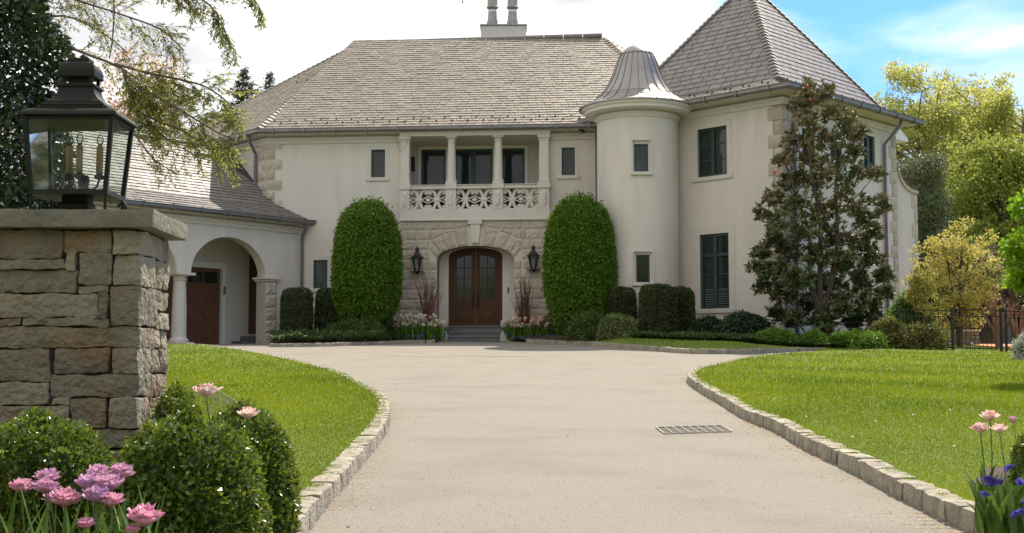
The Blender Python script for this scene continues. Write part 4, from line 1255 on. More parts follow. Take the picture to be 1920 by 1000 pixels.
D = rng.normal(size=(k, 3)); D[:, 2] *= .15; N = np.tile([0, 0, 1.0], (k, 1)) + rng.normal(0, .3, (k, 3)); mb.leaves(C_, D, N, .035, .018)
tag(mb.build('fallen_leaves', mat('dry_leaf', (.12, .06, .02), (.30, .18, .07), scale=3, rough=.8, tonemix=.9)), 'a few small dry leaves lying on the driveway', 'leaves', kind='stuff')

# drain grate
ga, gb, gc, gd_ = G(1230, 803), G(1352, 799.5), G(1372, 811), G(1246, 815)
root = empty('drain_grate', (ga.x, ga.y, ga.z), 'rectangular cast iron drain grate set in the tan driveway', 'drain grate')
m = MB(); V = [v + Vector((0, 0, .004)) for v in (ga, gb, gc, gd_)]; m.add([tuple(v) for v in V] , [(0, 1, 2, 3)]); m.build('pit', mat('pit_dark', (.12, .11, .095), rough=.9), root)
m = MB()
for k in range(9):
    t = k / 8; a = ga.lerp(gb, t); b = gd_.lerp(gc, t)
    m.tube([a + Vector((0, 0, .008)), b + Vector((0, 0, .008))], .007 if k in (0, 8) else .005, 4)
m.build('bar', mat('pale_worn_iron', (.34, .29, .23), (.4, .34, .27), rough=.6), root)
m = MB()
for k in range(5):
    t = (k + .5) / 5; m.tube([ga.lerp(gd_, t) + Vector((0, 0, .002)), gb.lerp(gc, t) + Vector((0, 0, .002))], .008, 4)
m.tube([ga, gb], .014, 4); m.build('cross_bar', mat('iron_dull', (.17, .16, .145), (.22, .2, .18), rough=.6), root)

# ---------------------------------------------------------------- gate pillar
PX1 = P(263, 600, 4.55).x; PX0 = PX1 - .60; PY0 = 4.55; PY1 = 4.95
pil_root = empty('gate_pillar', ((PX0 + PX1) / 2, 4.75, gz(-1.6, 4.75) + .1), 'square fieldstone gate pillar with a bluestone cap at the left edge of the drive', 'pillar')
capz = P(273, 392, 4.5).z; capb = P(273, 426, 4.5).z
m = MB(); rockbox(m, ((PX0 + PX1) / 2, 4.75, (capz + capb) / 2), (.70, .50, capz - capb), (Vector((1, 0, 0)), Vector((0, 1, 0)), Vector((0, 0, 1))), (40, 28, 6), .004, .12, 9, 3)
smooth_by_angle(m.build('cap_stone', BLUESTONE, pil_root), 40)
m = MB(); m.box(((PX0 + PX1) / 2, 4.75, (capb + .0 - .95) / 2), (.56, .37, capb + .94)); m.build('mortar_core', FIELDM, pil_root)
def cr(cx, cy): return cx / 1.6125, 380 + cy / 1.6125
ST_ = [(-90, 193, 85, 171), (190, 340, 84, 152), (343, 999, 84, 157), (-90, 199, 173, 201), (202, 236, 152, 201), (240, 341, 155, 251), (343, 999, 160, 250),
       (-90, 234, 205, 273), (238, 330, 254, 272), (-90, 296, 276, 348), (299, 328, 275, 348), (331, 999, 255, 372), (-90, 64, 351, 373), (68, 329, 351, 373),
       (-90, 999, 376, 438), (-90, 156, 443, 542), (162, 332, 442, 516), (338, 999, 440, 517), (152, 999, 520, 587), (0, 149, 546, 612), (-90, -3, 546, 612), (156, 213, 591, 611),
       (-90, 210, 616, 690), (215, 326, 592, 684), (331, 999, 590, 681), (280, 999, 686, 742), (60, 276, 694, 745), (-90, 56, 694, 745),
       (-90, 150, 750, 830), (154, 330, 748, 815), (334, 999, 746, 810), (-90, 240, 834, 900), (244, 999, 815, 905), (-90, 999, 908, 1000)]
m = MB(); k = 0
ids = {}
for (a, b, c, d) in ST_:
    xa, yt = cr(a, c); xb, yb = cr(b, d)
    X0_ = max(P(xa, yt, PY0).x, PX0 + .0); X1_ = PX1 if b == 999 else P(xb, yt, PY0).x
    if X1_ < PX0 + .02: continue
    if a == -90: X0_ = PX0
    z1_, z0_ = P(100, yt, PY0).z, P(100, yb, PY0).z; corner_ = b == 999
    dep = random.choice((.16, .2, .24)) if corner_ else .1
    tn = {22: .95}.get(k, random.random())
    rockbox(m, ((X0_ + X1_) / 2, PY0 + dep / 2 - random.uniform(0, .012), (z0_ + z1_) / 2), (X1_ - X0_ - .003, dep, z1_ - z0_ + .002), (Vector((1, 0, 0)), Vector((0, 1, 0)), Vector((0, 0, 1))),
            (max(4, int((X1_ - X0_) / .011)), int(dep / .012), max(3, int((z1_ - z0_) / .011))), .0085, .16, 13, k, tn)
    if corner_:
        rest = PY1 - PY0 - dep
        yy = PY0 + dep
        for q in range(1 if rest < .2 else 2):
            l = rest if rest < .2 else (rest * .55 if q == 0 else rest * .45)
            zz0_, zz1_ = z0_, z1_
            if (z1_ - z0_) > .1 and random.random() < .5:
                zm_ = z0_ + (z1_ - z0_) * random.uniform(.35, .65); parts = [(z0_, zm_ - .003), (zm_ + .003, z1_)]
            else: parts = [(z0_, z1_)]
            for (za, zb) in parts:
                k += 1
                rockbox(m, (PX1 - .05 - random.uniform(0, .01), yy + l / 2, (za + zb) / 2), (.1, l - .006, zb - za), (Vector((1, 0, 0)), Vector((0, 1, 0)), Vector((0, 0, 1))), (8, max(3, int(l / .012)), max(3, int((zb - za) / .012))), .009, .2, 13, k + 60, random.random())
            yy += l
    k += 1
smooth_by_angle(m.build('field_stones', FIELD, pil_root), 55)

# ---------------------------------------------------------------- lantern on the pillar
LC = Vector((-1.352 * 0 + (P(126, 215, 4.6).x), 4.735)); kx = 4.6 / F / .9875
lant = empty('post_lantern', (LC.x, LC.y, capz), 'large dark bronze four-sided lantern with three candles standing on the stone gate pillar', 'lantern')
asy = .27 / .355
def zl(py): return ratio(126, py)[1] * 4.6
def sq(mb, prof, n=4, c=None, tone=.5, xo=0.0):
    """square-plan profile [(half px, y px)]"""
    cc = c or LC; V = []
    for h, py in prof:
        hx = h * kx; hy = hx * asy; z = zl(py)
        for i, j in ((-1, -1), (1, -1), (1, 1), (-1, 1)): V.append((cc.x + hx * i + xo, cc.y + hy * j, z))
    Fs = [(3, 2, 1, 0), tuple(range(len(V) - 4, len(V)))]
    for r in range(len(prof) - 1):
        for q in range(4): a = r * 4 + q; b = r * 4 + (q + 1) % 4; Fs.append((a, b, b + 4, a + 4))
    mb.add(V, Fs, tone)
m = MB()
sq(m, [(92, 215), (93, 213.5), (91, 209), (86, 204.5), (77, 201.5), (68, 200)])
sq(m, [(68, 200), (68, 196.5), (59, 196), (59, 193.5), (60, 190), (58, 187), (53, 186), (53, 183)])
pr = [(53, 183), (46, 178), (40, 172), (36, 165), (33, 156), (33, 153), (36, 152), (36, 148), (33, 147), (31, 145)]
sq(m, pr)
for i, j in ((-1, -1), (1, -1), (1, 1), (-1, 1)):
    c = Vector((LC.x + 27 * kx * i, LC.y + 27 * kx * asy * j)); sq(m, [(3, 146), (3, 131)], c=c)
sq(m, [(17, 146), (17, 131)])
sq(m, [(34, 133), (35, 131), (35, 126), (35, 120), (33, 113), (29, 107), (22, 103), (20, 102), (20, 96), (18, 95)])
m.lathe([(.012, 0), (.016, .008), (.01, .016), (.0, .02)], (LC.x + .01, LC.y, zl(95)), 12)
m.build('roof', BRONZE, lant)
m = MB()
def bar(a, b, r, mm=None): (mm or m).tube([a, b], r, 4)
def cnr(h, py, i, j): return Vector((LC.x + h * kx * i, LC.y + h * kx * asy * j, zl(py)))
tp, bt_ = (82, 216), (70, 358)
for i, j in ((-1, -1), (1, -1), (1, 1), (-1, 1)):
    a, b = cnr(*tp, i, j), cnr(*bt_, i, j); m.tube([a, b], .011, 4)
sq(m, [(84, 222), (84, 214)]); sq(m, [(75, 362), (74, 353)]); 
m.build('cage', BRONZE, lant)
m = MB(); top_, bot_ = (80, 222), (70, 353)
for (i0, j0), (i1, j1) in (((-1, -1), (1, -1)), ((1, -1), (1, 1)), ((1, 1), (-1, 1)), ((-1, 1), (-1, -1))):
    m.add([tuple(cnr(*q, i, j)) for q, i, j in ((bot_, i0, j0), (bot_, i1, j1), (top_, i1, j1), (top_, i0, j0))], [(0, 1, 2, 3)])
m.build('glass_pane', GLASS, lant)
m = MB()
sq(m, [(28, 392), (28, 375), (24, 372), (24, 362)]); m.build('base', BRONZE, lant)
for i in (-1, 1):
    for j in (-1, 1):
        c0 = cnr(70, 358, i, j); m = MB(); m.tube([c0, Vector((c0.x, c0.y, capz))], .006, 6); m.build('leg', BRONZE, lant)
c0 = cnr(74, 362, 1, .2); m = MB(); m.tube([c0 + Vector((0, 0, -.03)), c0 + Vector((.022, 0, -.012)), c0 + Vector((.03, 0, -.03)), Vector((c0.x + .026, c0.y, capz))], .006, 6); m.build('hook', BRONZE, lant)
m = MB(); cz = zl(352); cb = Vector((LC.x + .024, LC.y, cz))
m.lathe([(.022, 0), (.022, .012), (.014, .02), (.02, .045), (.016, .06), (.01, .065)], cb, 12)
ang = [math.radians(195), math.radians(262), math.radians(-15)]
cds = []
for a, r in zip(ang, (.055, .045, .062)):
    dx, dy = math.cos(a) * r, math.sin(a) * r
    m.tube([cb + Vector((0, 0, .02)), cb + Vector((dx * .5, dy * .5, .008)), cb + Vector((dx * .85, dy * .85, .02)), cb + Vector((dx, dy, .045))], .005, 6)
    m.lathe([(.006, .045), (.018, .05), (.02, .062), (.012, .064), (.012, .072)], cb + Vector((dx, dy, 0)), 12); cds.append((dx, dy))
m.build('candelabra', BRONZE, lant)
for dx, dy in cds:
    m = MB(); m.lathe([(.0125, .07), (.0125, .168), (.009, .172), (.0, .173)], cb + Vector((dx, dy, 0)), 14); cn = m.build('candle_sleeve', CANDLE, lant, smooth=True)
    m = MB(); m.lathe([(.006, .172), (.013, .19), (.013, .2), (.006, .215), (.0, .224)], cb + Vector((dx, dy, 0)), 10); m.build('bulb', GLASS, lant, smooth=True)

# ---------------------------------------------------------------- wall lanterns by the door
def sconce(px, ytop):
    s_, zt_ = FE.px(px, ytop, .28); zb_ = FE.px(px, ytop + 52, .28)[1]; u = (zt_ - zb_) / 52
    c = FE.pt(s_, 0, .28)
    side = 'left' if px < 890 else 'right'
    root = empty('wall_lantern', FE.pt(s_, zb_, .06), 'black hexagonal wall lantern on the rough stone to the %s of the front door' % side, 'wall lantern', 'black wall lanterns flanking the front door')
    m = MB(); z0 = zt_
    m.lathe([(.0, 0), (.02, -.5 * u), (.035, -2 * u), (.06, -3 * u), (.075, -5 * u), (.06, -6 * u), (.062, -10 * u), (.10, -13 * u), (.15, -17 * u), (.235, -20.5 * u), (.235, -21.5 * u), (.18, -22 * u)], (c.x, c.y, z0), 6, tone=.5)
    m.build('hood', IRON, root)
    m = MB()
    for k in range(6):
        a = 2 * math.pi * k / 6; ca, sa = math.cos(a), math.sin(a)
        m.tube([(c.x + .175 * ca, c.y + .175 * sa, z0 - 22 * u), (c.x + .085 * ca, c.y + .085 * sa, z0 - 45 * u)], .012, 4)
    m.lathe([(.095, -45 * u), (.10, -46.5 * u), (.06, -48 * u), (.02, -50 * u), (.0, -52 * u)], (c.x, c.y, z0), 6)
    m.build('cage', IRON, root)
    m = MB(); m.lathe([(.082, -45 * u), (.165, -22.2 * u)], (c.x, c.y, z0), 6); m.build('glass_pane', GLASS, root)
    m = MB()
    m.box(FE.pt(s_, z0 - 46.5 * u, .17), (.50, .24, .022), FE.ax(), bev=.008); m.box(FE.pt(s_, z0 - 35 * u, .06), (.1, .04, .5), FE.ax(), bev=.01)
    m.tube([FE.pt(s_, z0 - 46 * u, .05), FE.pt(s_, z0 - 50 * u, .12), FE.pt(s_, z0 - 47 * u, .27)], .014, 6)
    m.build('bracket', IRON, root)
sconce(782, 463); sconce(1000, 459.5)

# carved stones beside the steps
STN = mat('pale_carved_stone', (.34, .32, .28), (.45, .42, .37), scale=7, rough=.85, bump=.5)
for px, sg, lab in ((830, 1, 'pale carved stone figure crouching left of the entrance steps'), (951, -1, 'pale carved stone figure crouching right of the entrance steps')):
    s_, _ = FE.px(px, 610, .75); zt_ = FE.px(px, 601, .75)[1]; z0 = dzb - .33; H = zt_ - z0 + .05
    ax_ = FE.ax(); r_ = empty('stone_figure', FE.pt(s_, z0, .75), lab, 'stone figure', 'carved stones beside the entrance steps')
    m = MB(); rockbox(m, FE.pt(s_, z0 + H * .58, .7), (.38, .5, H * .72), ax_, (10, 12, 9), .012, .85, 5, 4); m.build('body', STN, r_, smooth=True)
    m = MB(); rockbox(m, FE.pt(s_ + sg * .1, z0 + H * .66, 1.0), (.22, .2, H * .5), ax_, (8, 8, 8), .012, .9, 6, 9); m.build('head', STN, r_, smooth=True)
    for q in (-1, 1):
        m = MB(); rockbox(m, FE.pt(s_ + q * .12, z0 + .06, .95), (.11, .2, .15), ax_, (4, 5, 4), .008, .7, 6, 9 + q); m.build('paw', STN, r_, smooth=True)
    m = MB(); m.box(FE.pt(s_, gz(0, 43) / 2 + z0 / 2 - .02, .75), (.42, .66, z0 - gz(0, 43) + .1), ax_, bev=.02); m.build('plinth', STN, r_)

# ---------------------------------------------------------------- fence, garden wall behind
def fence_run(name, label, pA, pB, post_at, zt=1.10, pick=.105):
    a, b = Vector(pA), Vector(pB); L_ = (b - a).length; d = (b - a) / L_
    root = empty(name, (a.x, a.y, gz(a.x, a.y)), label, 'fence')
    g = lambda t: Vector((*(a + d * t), gz(*(a + d * t)) + .03))
    dx = Vector((d.x, d.y, 0)); ax_ = (dx, Vector((-d.y, d.x, 0)), Vector((0, 0, 1)))
    for hz, rr in ((zt - .02, .018), (zt - .20, .014), (.13, .014)):
        m = MB(); m.tube([g(L_ * k / 10) + Vector((0, 0, hz)) for k in range(11)], rr, 4); m.build('rail', IRON, root)
    n = int(L_ / pick); 
    for k in range(min(n, 100)):
        m = MB(); p = g((k + .5) * L_ / n); m.box(p + Vector((0, 0, zt / 2 + .03)), (.014, .014, zt - .08), ax_); m.build('picket', IRON, root)
    for t in post_at:
        m = MB(); p = g(t); m.box(p + Vector((0, 0, zt / 2)), (.065, .065, zt + .06), ax_); m.box(p + Vector((0, 0, zt + .04)), (.085, .085, .03), ax_, bev=.01); m.build('post', IRON, root)
YF = 34.8
fa = P(1686, 660, YF + .8).to_2d(); fb = P(1788, 662, YF).to_2d(); fc = P(1880, 663, YF - .4).to_2d(); fd = P(2010, 663, YF - .9).to_2d()
zt_ = P(1788, 581, YF).z - gz(fb.x, fb.y) - .03
fence_run('iron_fence', 'black iron picket fence panel left of the thick gate post', fa, fb, (0.03, (fb - fa).length), zt_)
fence_run('iron_gate', 'black iron picket panel between the two thick posts', fb + (fc - fb).normalized() * .06, fc, ((fc - fb).length - .08,), zt_ + .03)
fence_run('iron_fence', 'black iron picket fence panel running off the right edge', fc + (fd - fc).normalized() * .06, fd, (.04, (fd - fc).length - .1), zt_)
# low stone wall
m = MB(); a, b = P(1764, 640, 41.5), P(1836, 640, 41.0); zt3 = P(1800, 622, 41).z; zb3 = gz(a.x, a.y) - .1
dv = (b - a).to_2d().normalized(); ax_ = (Vector((dv.x, dv.y, 0)), Vector((-dv.y, dv.x, 0)), Vector((0, 0, 1)))
root = empty('low_wall', ((a.x + b.x) / 2, a.y, zb3), 'low grey stone block wall behind the iron fence', 'wall')
L_ = (b - a).to_2d().length; rows_ = 5; k = 0
for r in range(rows_):
    x = -.15 if r % 2 else 0
    while x < L_:
        w = random.uniform(.25, .42); x0, x1 = max(0, x), min(L_, x + w); x += w
        if x1 - x0 < .05: continue
        hh = (zt3 - zb3) / rows_; p = a.to_2d() + dv * (x0 + x1) / 2
        rockbox(m, (p.x, p.y, zb3 + hh * (r + .5)), (x1 - x0 - .008, .3, hh - .008), ax_, (4, 2, 2), .01, .25, 6, k, random.random()); k += 1
m.build('block', mat('grey_wall_block', (.22, .2, .18), (.33, .3, .26), scale=5, rough=.9, bump=.5, tonemix=.5), root)
m = MB(); m.box(((a.x + b.x) / 2, (a.y + b.y) / 2, zt3 + .03), (L_ + .06, .36, .06), ax_, bev=.01); m.build('coping', TRIM, root)
a = P(1832, 655, 39.6)
sheet('mulch_bed', mat('orange_mulch', (.42, .17, .07), (.60, .28, .13), scale=9, rough=.95, bump=1), [(a.x, 38.4), (a.x + 5, 37.6), (a.x + 5.2, 41.5), (a.x + .2, 41.5)], .13, .8)
# ================================================================== PLANTS
def rdirs(n):
    v = rng.normal(size=(n, 3)); return v / np.linalg.norm(v, axis=1, keepdims=True)
def nz3(Pn, f, so=0.0):
    return np.array([mnoise.noise(Vector((a * f + so, b * f, c * f))) for a, b, c in Pn])
EGG = [(0, .50), (.05, .70), (.13, .86), (.24, .96), (.36, 1), (.52, .985), (.70, .93), (.82, .82), (.90, .66), (.955, .46), (.985, .28), (1, .02)]
BOXY = [(0, .90), (.06, 1), (.5, 1), (.85, .97), (.94, .88), (.985, .7), (1, .05)]
MOUND = [(0, .92), (.12, 1), (.35, .99), (.55, .93), (.72, .80), (.85, .62), (.94, .40), (1, .03)]
def bush(name, label, cat, c, rx, ry, H, prof, n, L, W, lm, group=None, lump=.05, lf=2.2, droop=-.15, out=.7, sqr=2.0, jit=.05, so=None, stemmat=None, loose=.0, kind=None):
    """dense shrub: leaf faces spread over and under an uneven surface, twigs inside"""
    so = random.random() * 50 if so is None else so
    zs = np.array([p[0] for p in prof]); rs = np.array([p[1] for p in prof])
    seg = np.hypot(np.diff(zs) * H, np.diff(rs) * (rx + ry) / 2) * (rs[1:] + rs[:-1]) / 2 + 1e-6
    cs = np.concatenate([[0], np.cumsum(seg)]); cs /= cs[-1]
    def surf(t, th):
        z = np.interp(t, cs, zs); r = np.interp(t, cs, rs); ca, sa = np.cos(th), np.sin(th)
        k = (np.abs(ca) ** sqr + np.abs(sa) ** sqr) ** (-1 / sqr)
        return np.stack([r * k * ca * rx, r * k * sa * ry, z * H], 1)
    root = empty(name, c, label, cat, group)
    if kind: root['kind'] = kind
    cc = np.array(c)
    t = rng.random(n); th = rng.random(n) * 6.2832; S = surf(t, th)
    ctr = np.array([0, 0, H * .45]); lmp = nz3(S, lf / max(rx, .3), so) * lump * 2 + nz3(S, lf * 2.6 / max(rx, .3), so + 9) * lump
    dep = 1 - np.abs(rng.normal(0, jit, n)) + lmp + (rng.random(n) ** 3) * loose
    Pn = ctr + (S - ctr) * dep[:, None]; Pn[:, 2] = np.maximum(Pn[:, 2], .0)
    nrm = (S - ctr) / np.array([rx, ry, H * .5]) ** 2; nrm /= np.linalg.norm(nrm, axis=1, keepdims=True)
    D = nrm * out + rdirs(n) * .75 + np.array([0, 0, droop]); N = nrm + rdirs(n) * .6
    m = MB(); m.leaves(cc + Pn, D, N, L * rng.uniform(.65, 1.25, n), W * rng.uniform(.7, 1.2, n), np.clip(.5 + lmp * 2.2 + rng.normal(0, .25, n), 0, 1))
    # inner mass
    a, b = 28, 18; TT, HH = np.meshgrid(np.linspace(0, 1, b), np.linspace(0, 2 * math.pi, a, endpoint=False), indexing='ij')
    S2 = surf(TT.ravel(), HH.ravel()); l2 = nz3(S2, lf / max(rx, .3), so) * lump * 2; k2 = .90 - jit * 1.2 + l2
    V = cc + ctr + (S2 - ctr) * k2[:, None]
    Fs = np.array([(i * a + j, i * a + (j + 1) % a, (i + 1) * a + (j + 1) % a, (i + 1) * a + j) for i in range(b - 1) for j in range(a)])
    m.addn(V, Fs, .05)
    m.build('foliage', lm, root)
    st = MB()
    for k in range(3):
        a_ = k * 2.1; st.tube([(c[0] + .05 * math.cos(a_), c[1] + .05 * math.sin(a_), c[2] - .05), (c[0] + rx * .25 * math.cos(a_), c[1] + ry * .25 * math.sin(a_), c[2] + H * .5)], [.03 * max(.4, rx), .015 * max(.4, rx)], 6)
    st.build('stem', BARK, root)
    return root
def bushpx(name, label, cat, x0, x1, ytop, Y, prof, n, L, W, lm, depth=1.0, **kw):
    mid = (x0 + x1) / 2; ym = 620
    c0 = P(mid, ym, Y); hw = (P(x1, ym, Y).x - P(x0, ym, Y).x) / 2; zb = (gzb(c0.x, Y) if 0 < c0.x < 12.5 else gz(c0.x, Y) + .06) - .02; zt_ = P(mid, ytop, Y).z
    return bush(name, label, cat, (c0.x, Y, zb), hw, hw * depth, zt_ - zb, prof, n, L, W, lm, **kw)

HORN = leafmat('hornbeam_leaf', (.035, .090, .006), (.21, .35, .022), transl=.42)
YEW = leafmat('holly_hedge_leaf', (.022, .034, .009), (.080, .100, .028), transl=.12, rough=.4)
DARKL = leafmat('laurel_leaf', (.012, .026, .012), (.045, .085, .028), transl=.15, rough=.35)
VARI = leafmat('variegated_leaf', (.045, .080, .016), (.30, .34, .12), transl=.25)
FRESH = leafmat('fresh_green_leaf', (.06, .14, .012), (.20, .34, .03), transl=.4)
OLIVE = leafmat('olive_leaf', (.05, .08, .018), (.14, .18, .035), transl=.3)
RUSTY = leafmat('reddish_shrub_leaf', (.10, .060, .025), (.20, .24, .04), transl=.3)
BOXW = leafmat('boxwood_leaf', (.018, .050, .005), (.24, .31, .032), transl=.4, rough=.3, spec=.7)
GCOV = leafmat('pachysandra_leaf', (.022, .048, .012), (.10, .155, .035), transl=.2)

# ---- clipped hornbeams and hedge
for i, (x0, x1, yt, Y, lab) in enumerate(((625, 752, 375, 42.4, 'tall egg-shaped clipped green shrub left of the front door'), (1021, 1153, 367, 40.0, 'tall egg-shaped clipped green shrub right of the front door'))):
    mid = (x0 + x1) / 2; c0 = P(mid, 520, Y); hw = (P(x1, 520, Y).x - P(x0, 520, Y).x) / 2 * .97
    zb = P(mid, 607, Y).z; zt_ = P(mid, yt + 3, Y).z
    r = bush('topiary', lab, 'topiary', (c0.x, Y, zb), hw, hw * (.95, .72)[i], zt_ - zb, EGG, 30000, .105, .055, HORN, 'clipped egg-shaped topiary flanking the door', lump=.022, lf=5.0, droop=-.25, jit=.05, loose=.09)
    m = MB(); m.tube([(c0.x, Y, gz(c0.x, Y)), (c0.x, Y, zb + .5)], .09, 8); m.build('trunk', BARKG, r)
H5 = 'dark clipped holly bushes along the walls'
bushpx('clipped_hedge', 'dark boxy clipped hedge bush between the stone pier and the small ground floor window', 'hedge', 528, 584, 541, 42.6, BOXY, 9000, .07, .04, YEW, .8, group=H5, lump=.02, sqr=4, jit=.04)
bushpx('clipped_hedge', 'dark clipped bush below the small window, half behind the left topiary', 'hedge', 592, 650, 542, 43.2, BOXY, 8000, .07, .04, YEW, .7, group=H5, lump=.03, sqr=3, jit=.04)
bushpx('clipped_hedge', 'dark clipped bush tucked between the right topiary and the turret', 'hedge', 1138, 1192, 540, 39.6, BOXY, 8000, .07, .04, YEW, .6, group=H5, lump=.03, sqr=3, jit=.04)
bushpx('clipped_hedge', 'largest dark clipped hedge block under the lower turret window', 'hedge', 1201, 1268, 535, 38.6, BOXY, 11000, .07, .04, YEW, .8, group=H5, lump=.03, sqr=3, jit=.04)
bushpx('clipped_hedge', 'dark clipped hedge block just left of the tall ground floor window', 'hedge', 1254, 1301, 540, 39.3, BOXY, 8000, .07, .04, YEW, .9, group=H5, lump=.03, sqr=3, jit=.04)
# ---- low shrubs
bushpx('low_shrub', 'low spreading green shrub at the foot of the left topiary', 'shrub', 612, 722, 603, 41.5, MOUND, 6000, .10, .035, OLIVE, .6, lump=.10, jit=.12, loose=.25)
bushpx('low_shrub', 'small dark shrub beneath the left topiary beside the tulips', 'shrub', 650, 740, 588, 42.3, MOUND, 5000, .10, .04, YEW, .5, lump=.1, jit=.12, loose=.2)
bushpx('low_shrub', 'small shrub with pale flecks behind the right tulips', 'shrub', 1008, 1062, 592, 43.0, MOUND, 4500, .09, .04, VARI, .8, lump=.1, jit=.12, loose=.2)
bushpx('low_shrub', 'bronze-green low shrub in front of the right topiary', 'shrub', 1068, 1150, 589, 38.9, MOUND, 6500, .09, .04, OLIVE, .7, lump=.1, jit=.12, loose=.2)
bushpx('low_shrub', 'low variegated shrub with cream speckled leaves below the turret', 'shrub', 1122, 1197, 592, 38.5, MOUND, 7500, .08, .045, VARI, .7, lump=.08, jit=.1, loose=.15)
bushpx('low_shrub', 'smaller low dark laurel under the left side of the tall window', 'shrub', 1297, 1362, 599, 38.3, MOUND, 5000, .12, .045, DARKL, .8, lump=.12, jit=.14, loose=.25)
bushpx('low_shrub', 'larger low dark laurel right of the tall window', 'shrub', 1345, 1442, 593, 37.4, MOUND, 7500, .12, .045, DARKL, .8, lump=.12, jit=.14, loose=.25)
bushpx('low_shrub', 'bright green feathery shrub left of the magnolia trunk', 'shrub', 1424, 1490, 621, 34.9, MOUND, 3800, .11, .028, FRESH, .7, lump=.12, jit=.16, loose=.35)
bushpx('low_shrub', 'small bright green feathery shrub under the magnolia', 'shrub', 1508, 1545, 623, 34.7, MOUND, 2600, .11, .028, FRESH, .8, lump=.12, jit=.16, loose=.35)
bushpx('low_shrub', 'wide bright green feathery shrub right of the magnolia trunk', 'shrub', 1556, 1656, 625, 34.9, MOUND, 5200, .11, .03, FRESH, .6, lump=.15, jit=.16, loose=.35)
bushpx('low_shrub', 'rounded reddish green shrub between the magnolia and the fence', 'shrub', 1628, 1700, 603, 35.6, MOUND, 6000, .10, .04, RUSTY, .8, lump=.12, jit=.14, loose=.3)
bushpx('low_shrub', 'loose yellow-green shrub growing against the left fence panel', 'shrub', 1690, 1768, 612, 35.0, MOUND, 3400, .10, .04, RUSTY, .5, lump=.18, jit=.25, loose=.5)
bushpx('low_shrub', 'taller soft green shrub behind the left fence panel by the house wall', 'shrub', 1672, 1742, 553, 39.5, MOUND, 7000, .10, .045, FRESH, .8, lump=.12, jit=.15, loose=.3)
# ---- ground cover
def cover(name, label, poly, n, lm, h=.22, L=.09, W=.045, zf=lambda a, b: gz(a, b) + .08):
    A_ = np.array(poly); x0, y0 = A_.min(0); x1, y1 = A_.max(0); q = rng.random((n * 4, 2)) * (x1 - x0, y1 - y0) + (x0, y0); q = q[inside(q, A_)][:n]
    n = len(q); z = np.array([zf(a, c) for a, c in q]); b = np.array([mnoise.noise(Vector((a * 2.2, c * 2.2, 0))) for a, c in q]); hh = h * (.75 + b * .6) * rng.random(n) ** .35
    C_ = np.stack([q[:, 0], q[:, 1], z + hh], 1); D = rdirs(n); D[:, 2] = np.abs(D[:, 2]) * .6; N = rdirs(n) * .5 + np.array([0, 0, 1])
    m = MB(); m.leaves(C_, D, N, L * rng.uniform(.7, 1.3, n), W * rng.uniform(.8, 1.2, n), np.clip(.5 + b * .5 + rng.normal(0, .25, n), 0, 1))
    tag(m.build(name, lm), label, 'ground cover', kind='stuff')
g2 = lambda x, y: (G(x, y).x, G(x, y).y)
cover('ground_cover', 'low leafy ground cover in the left bed along the kerb', [g2(510, 649), g2(620, 648.5), g2(700, 647), g2(720, 645), (-4.6, 43.3), (-8.2, 43.8)], 20000, GCOV, .32)
cover('ground_cover', 'low dark ground cover in the right bed below the house', GCF + [(11.6, 37), (9.5, 38.2), (8, 37.8), (5.5, 38.6), (3.5, 40.5), (2.2, 41.5)], 60000, GCOV, .15, zf=gzb)

# ---- tulips by the door
PET = {k: mat('petal_' + k, a, b, scale=6, rough=.5, transl=.35, tonemix=.5) for k, (a, b) in
       {'blush': ((.84, .48, .42), (.90, .66, .58)), 'cream': ((.88, .84, .62), (.92, .90, .76)), 'pink': ((.58, .26, .44), (.80, .52, .68)), 'peach': ((.84, .46, .42), (.92, .80, .74)), 'mauve': ((.46, .20, .42), (.70, .46, .66)), 'rose': ((.66, .22, .40), (.86, .52, .64)), 'violet': ((.10, .08, .42), (.16, .12, .55))}.items()}
def petal(m, base, ang, r, h, w, curl=.3, tone=None, tilt=0.0):
    """one cupped petal with a softly ruffled rim"""
    ca, sa = math.cos(ang), math.sin(ang); V = []; tn = random.random() if tone is None else tone; ph = random.random() * 6.28; ps = random.random() * 6.28
    T = (0, .2, .45, .7, .88, 1.0); Wd = (.3, .68, .98, 1.0, .78, .28)
    for t, wq in zip(T, Wd):
        rr = r * math.sin(min(1, t * 1.25) * math.pi / 2) + curl * h * t * t; z = h * t * (1 - .2 * curl * t); ww = w * wq
        for s_ in (-1, -.55, 0, .55, 1):
            bow = -(s_ ** 2) * ww * .38; ruf = .085 * h * t * t * math.sin(s_ * 4.2 + ph)
            x = (rr + bow + ruf) * ca - s_ * ww * sa / 2; y = (rr + bow + ruf) * sa + s_ * ww * ca / 2
            V.append((base[0] + x, base[1] + y, base[2] + z + .07 * h * t * math.cos(s_ * 3.5 + ps)))
    m.add(V, [(i * 5 + j, i * 5 + j + 1, (i + 1) * 5 + j + 1, (i + 1) * 5 + j) for i in range(5) for j in range(4)], tn)
def strap(m, base, ang, L, W, bend, tone=.5):
    V = []; ca, sa = math.cos(ang), math.sin(ang)
    for i in range(7):
        t = i / 6; r = bend * L * t * t; z = L * t * (1 - .35 * bend * t); w = W * math.sin(math.pi * min(1, .12 + t * .88)) ** .7 * (1 if t < 1 else .05)
        for s_ in (-1, 0, 1):
            V.append((base[0] + r * ca - s_ * w / 2 * sa, base[1] + r * sa + s_ * w / 2 * ca, base[2] + z + (abs(s_)) * w * .25))
    m.add(V, [(i * 3 + j, i * 3 + j + 1, (i + 1) * 3 + j + 1, (i + 1) * 3 + j) for i in range(6) for j in range(2)], tone)
TLEAF = leafmat('tulip_leaf', (.045, .095, .012), (.13, .22, .03), transl=.3)
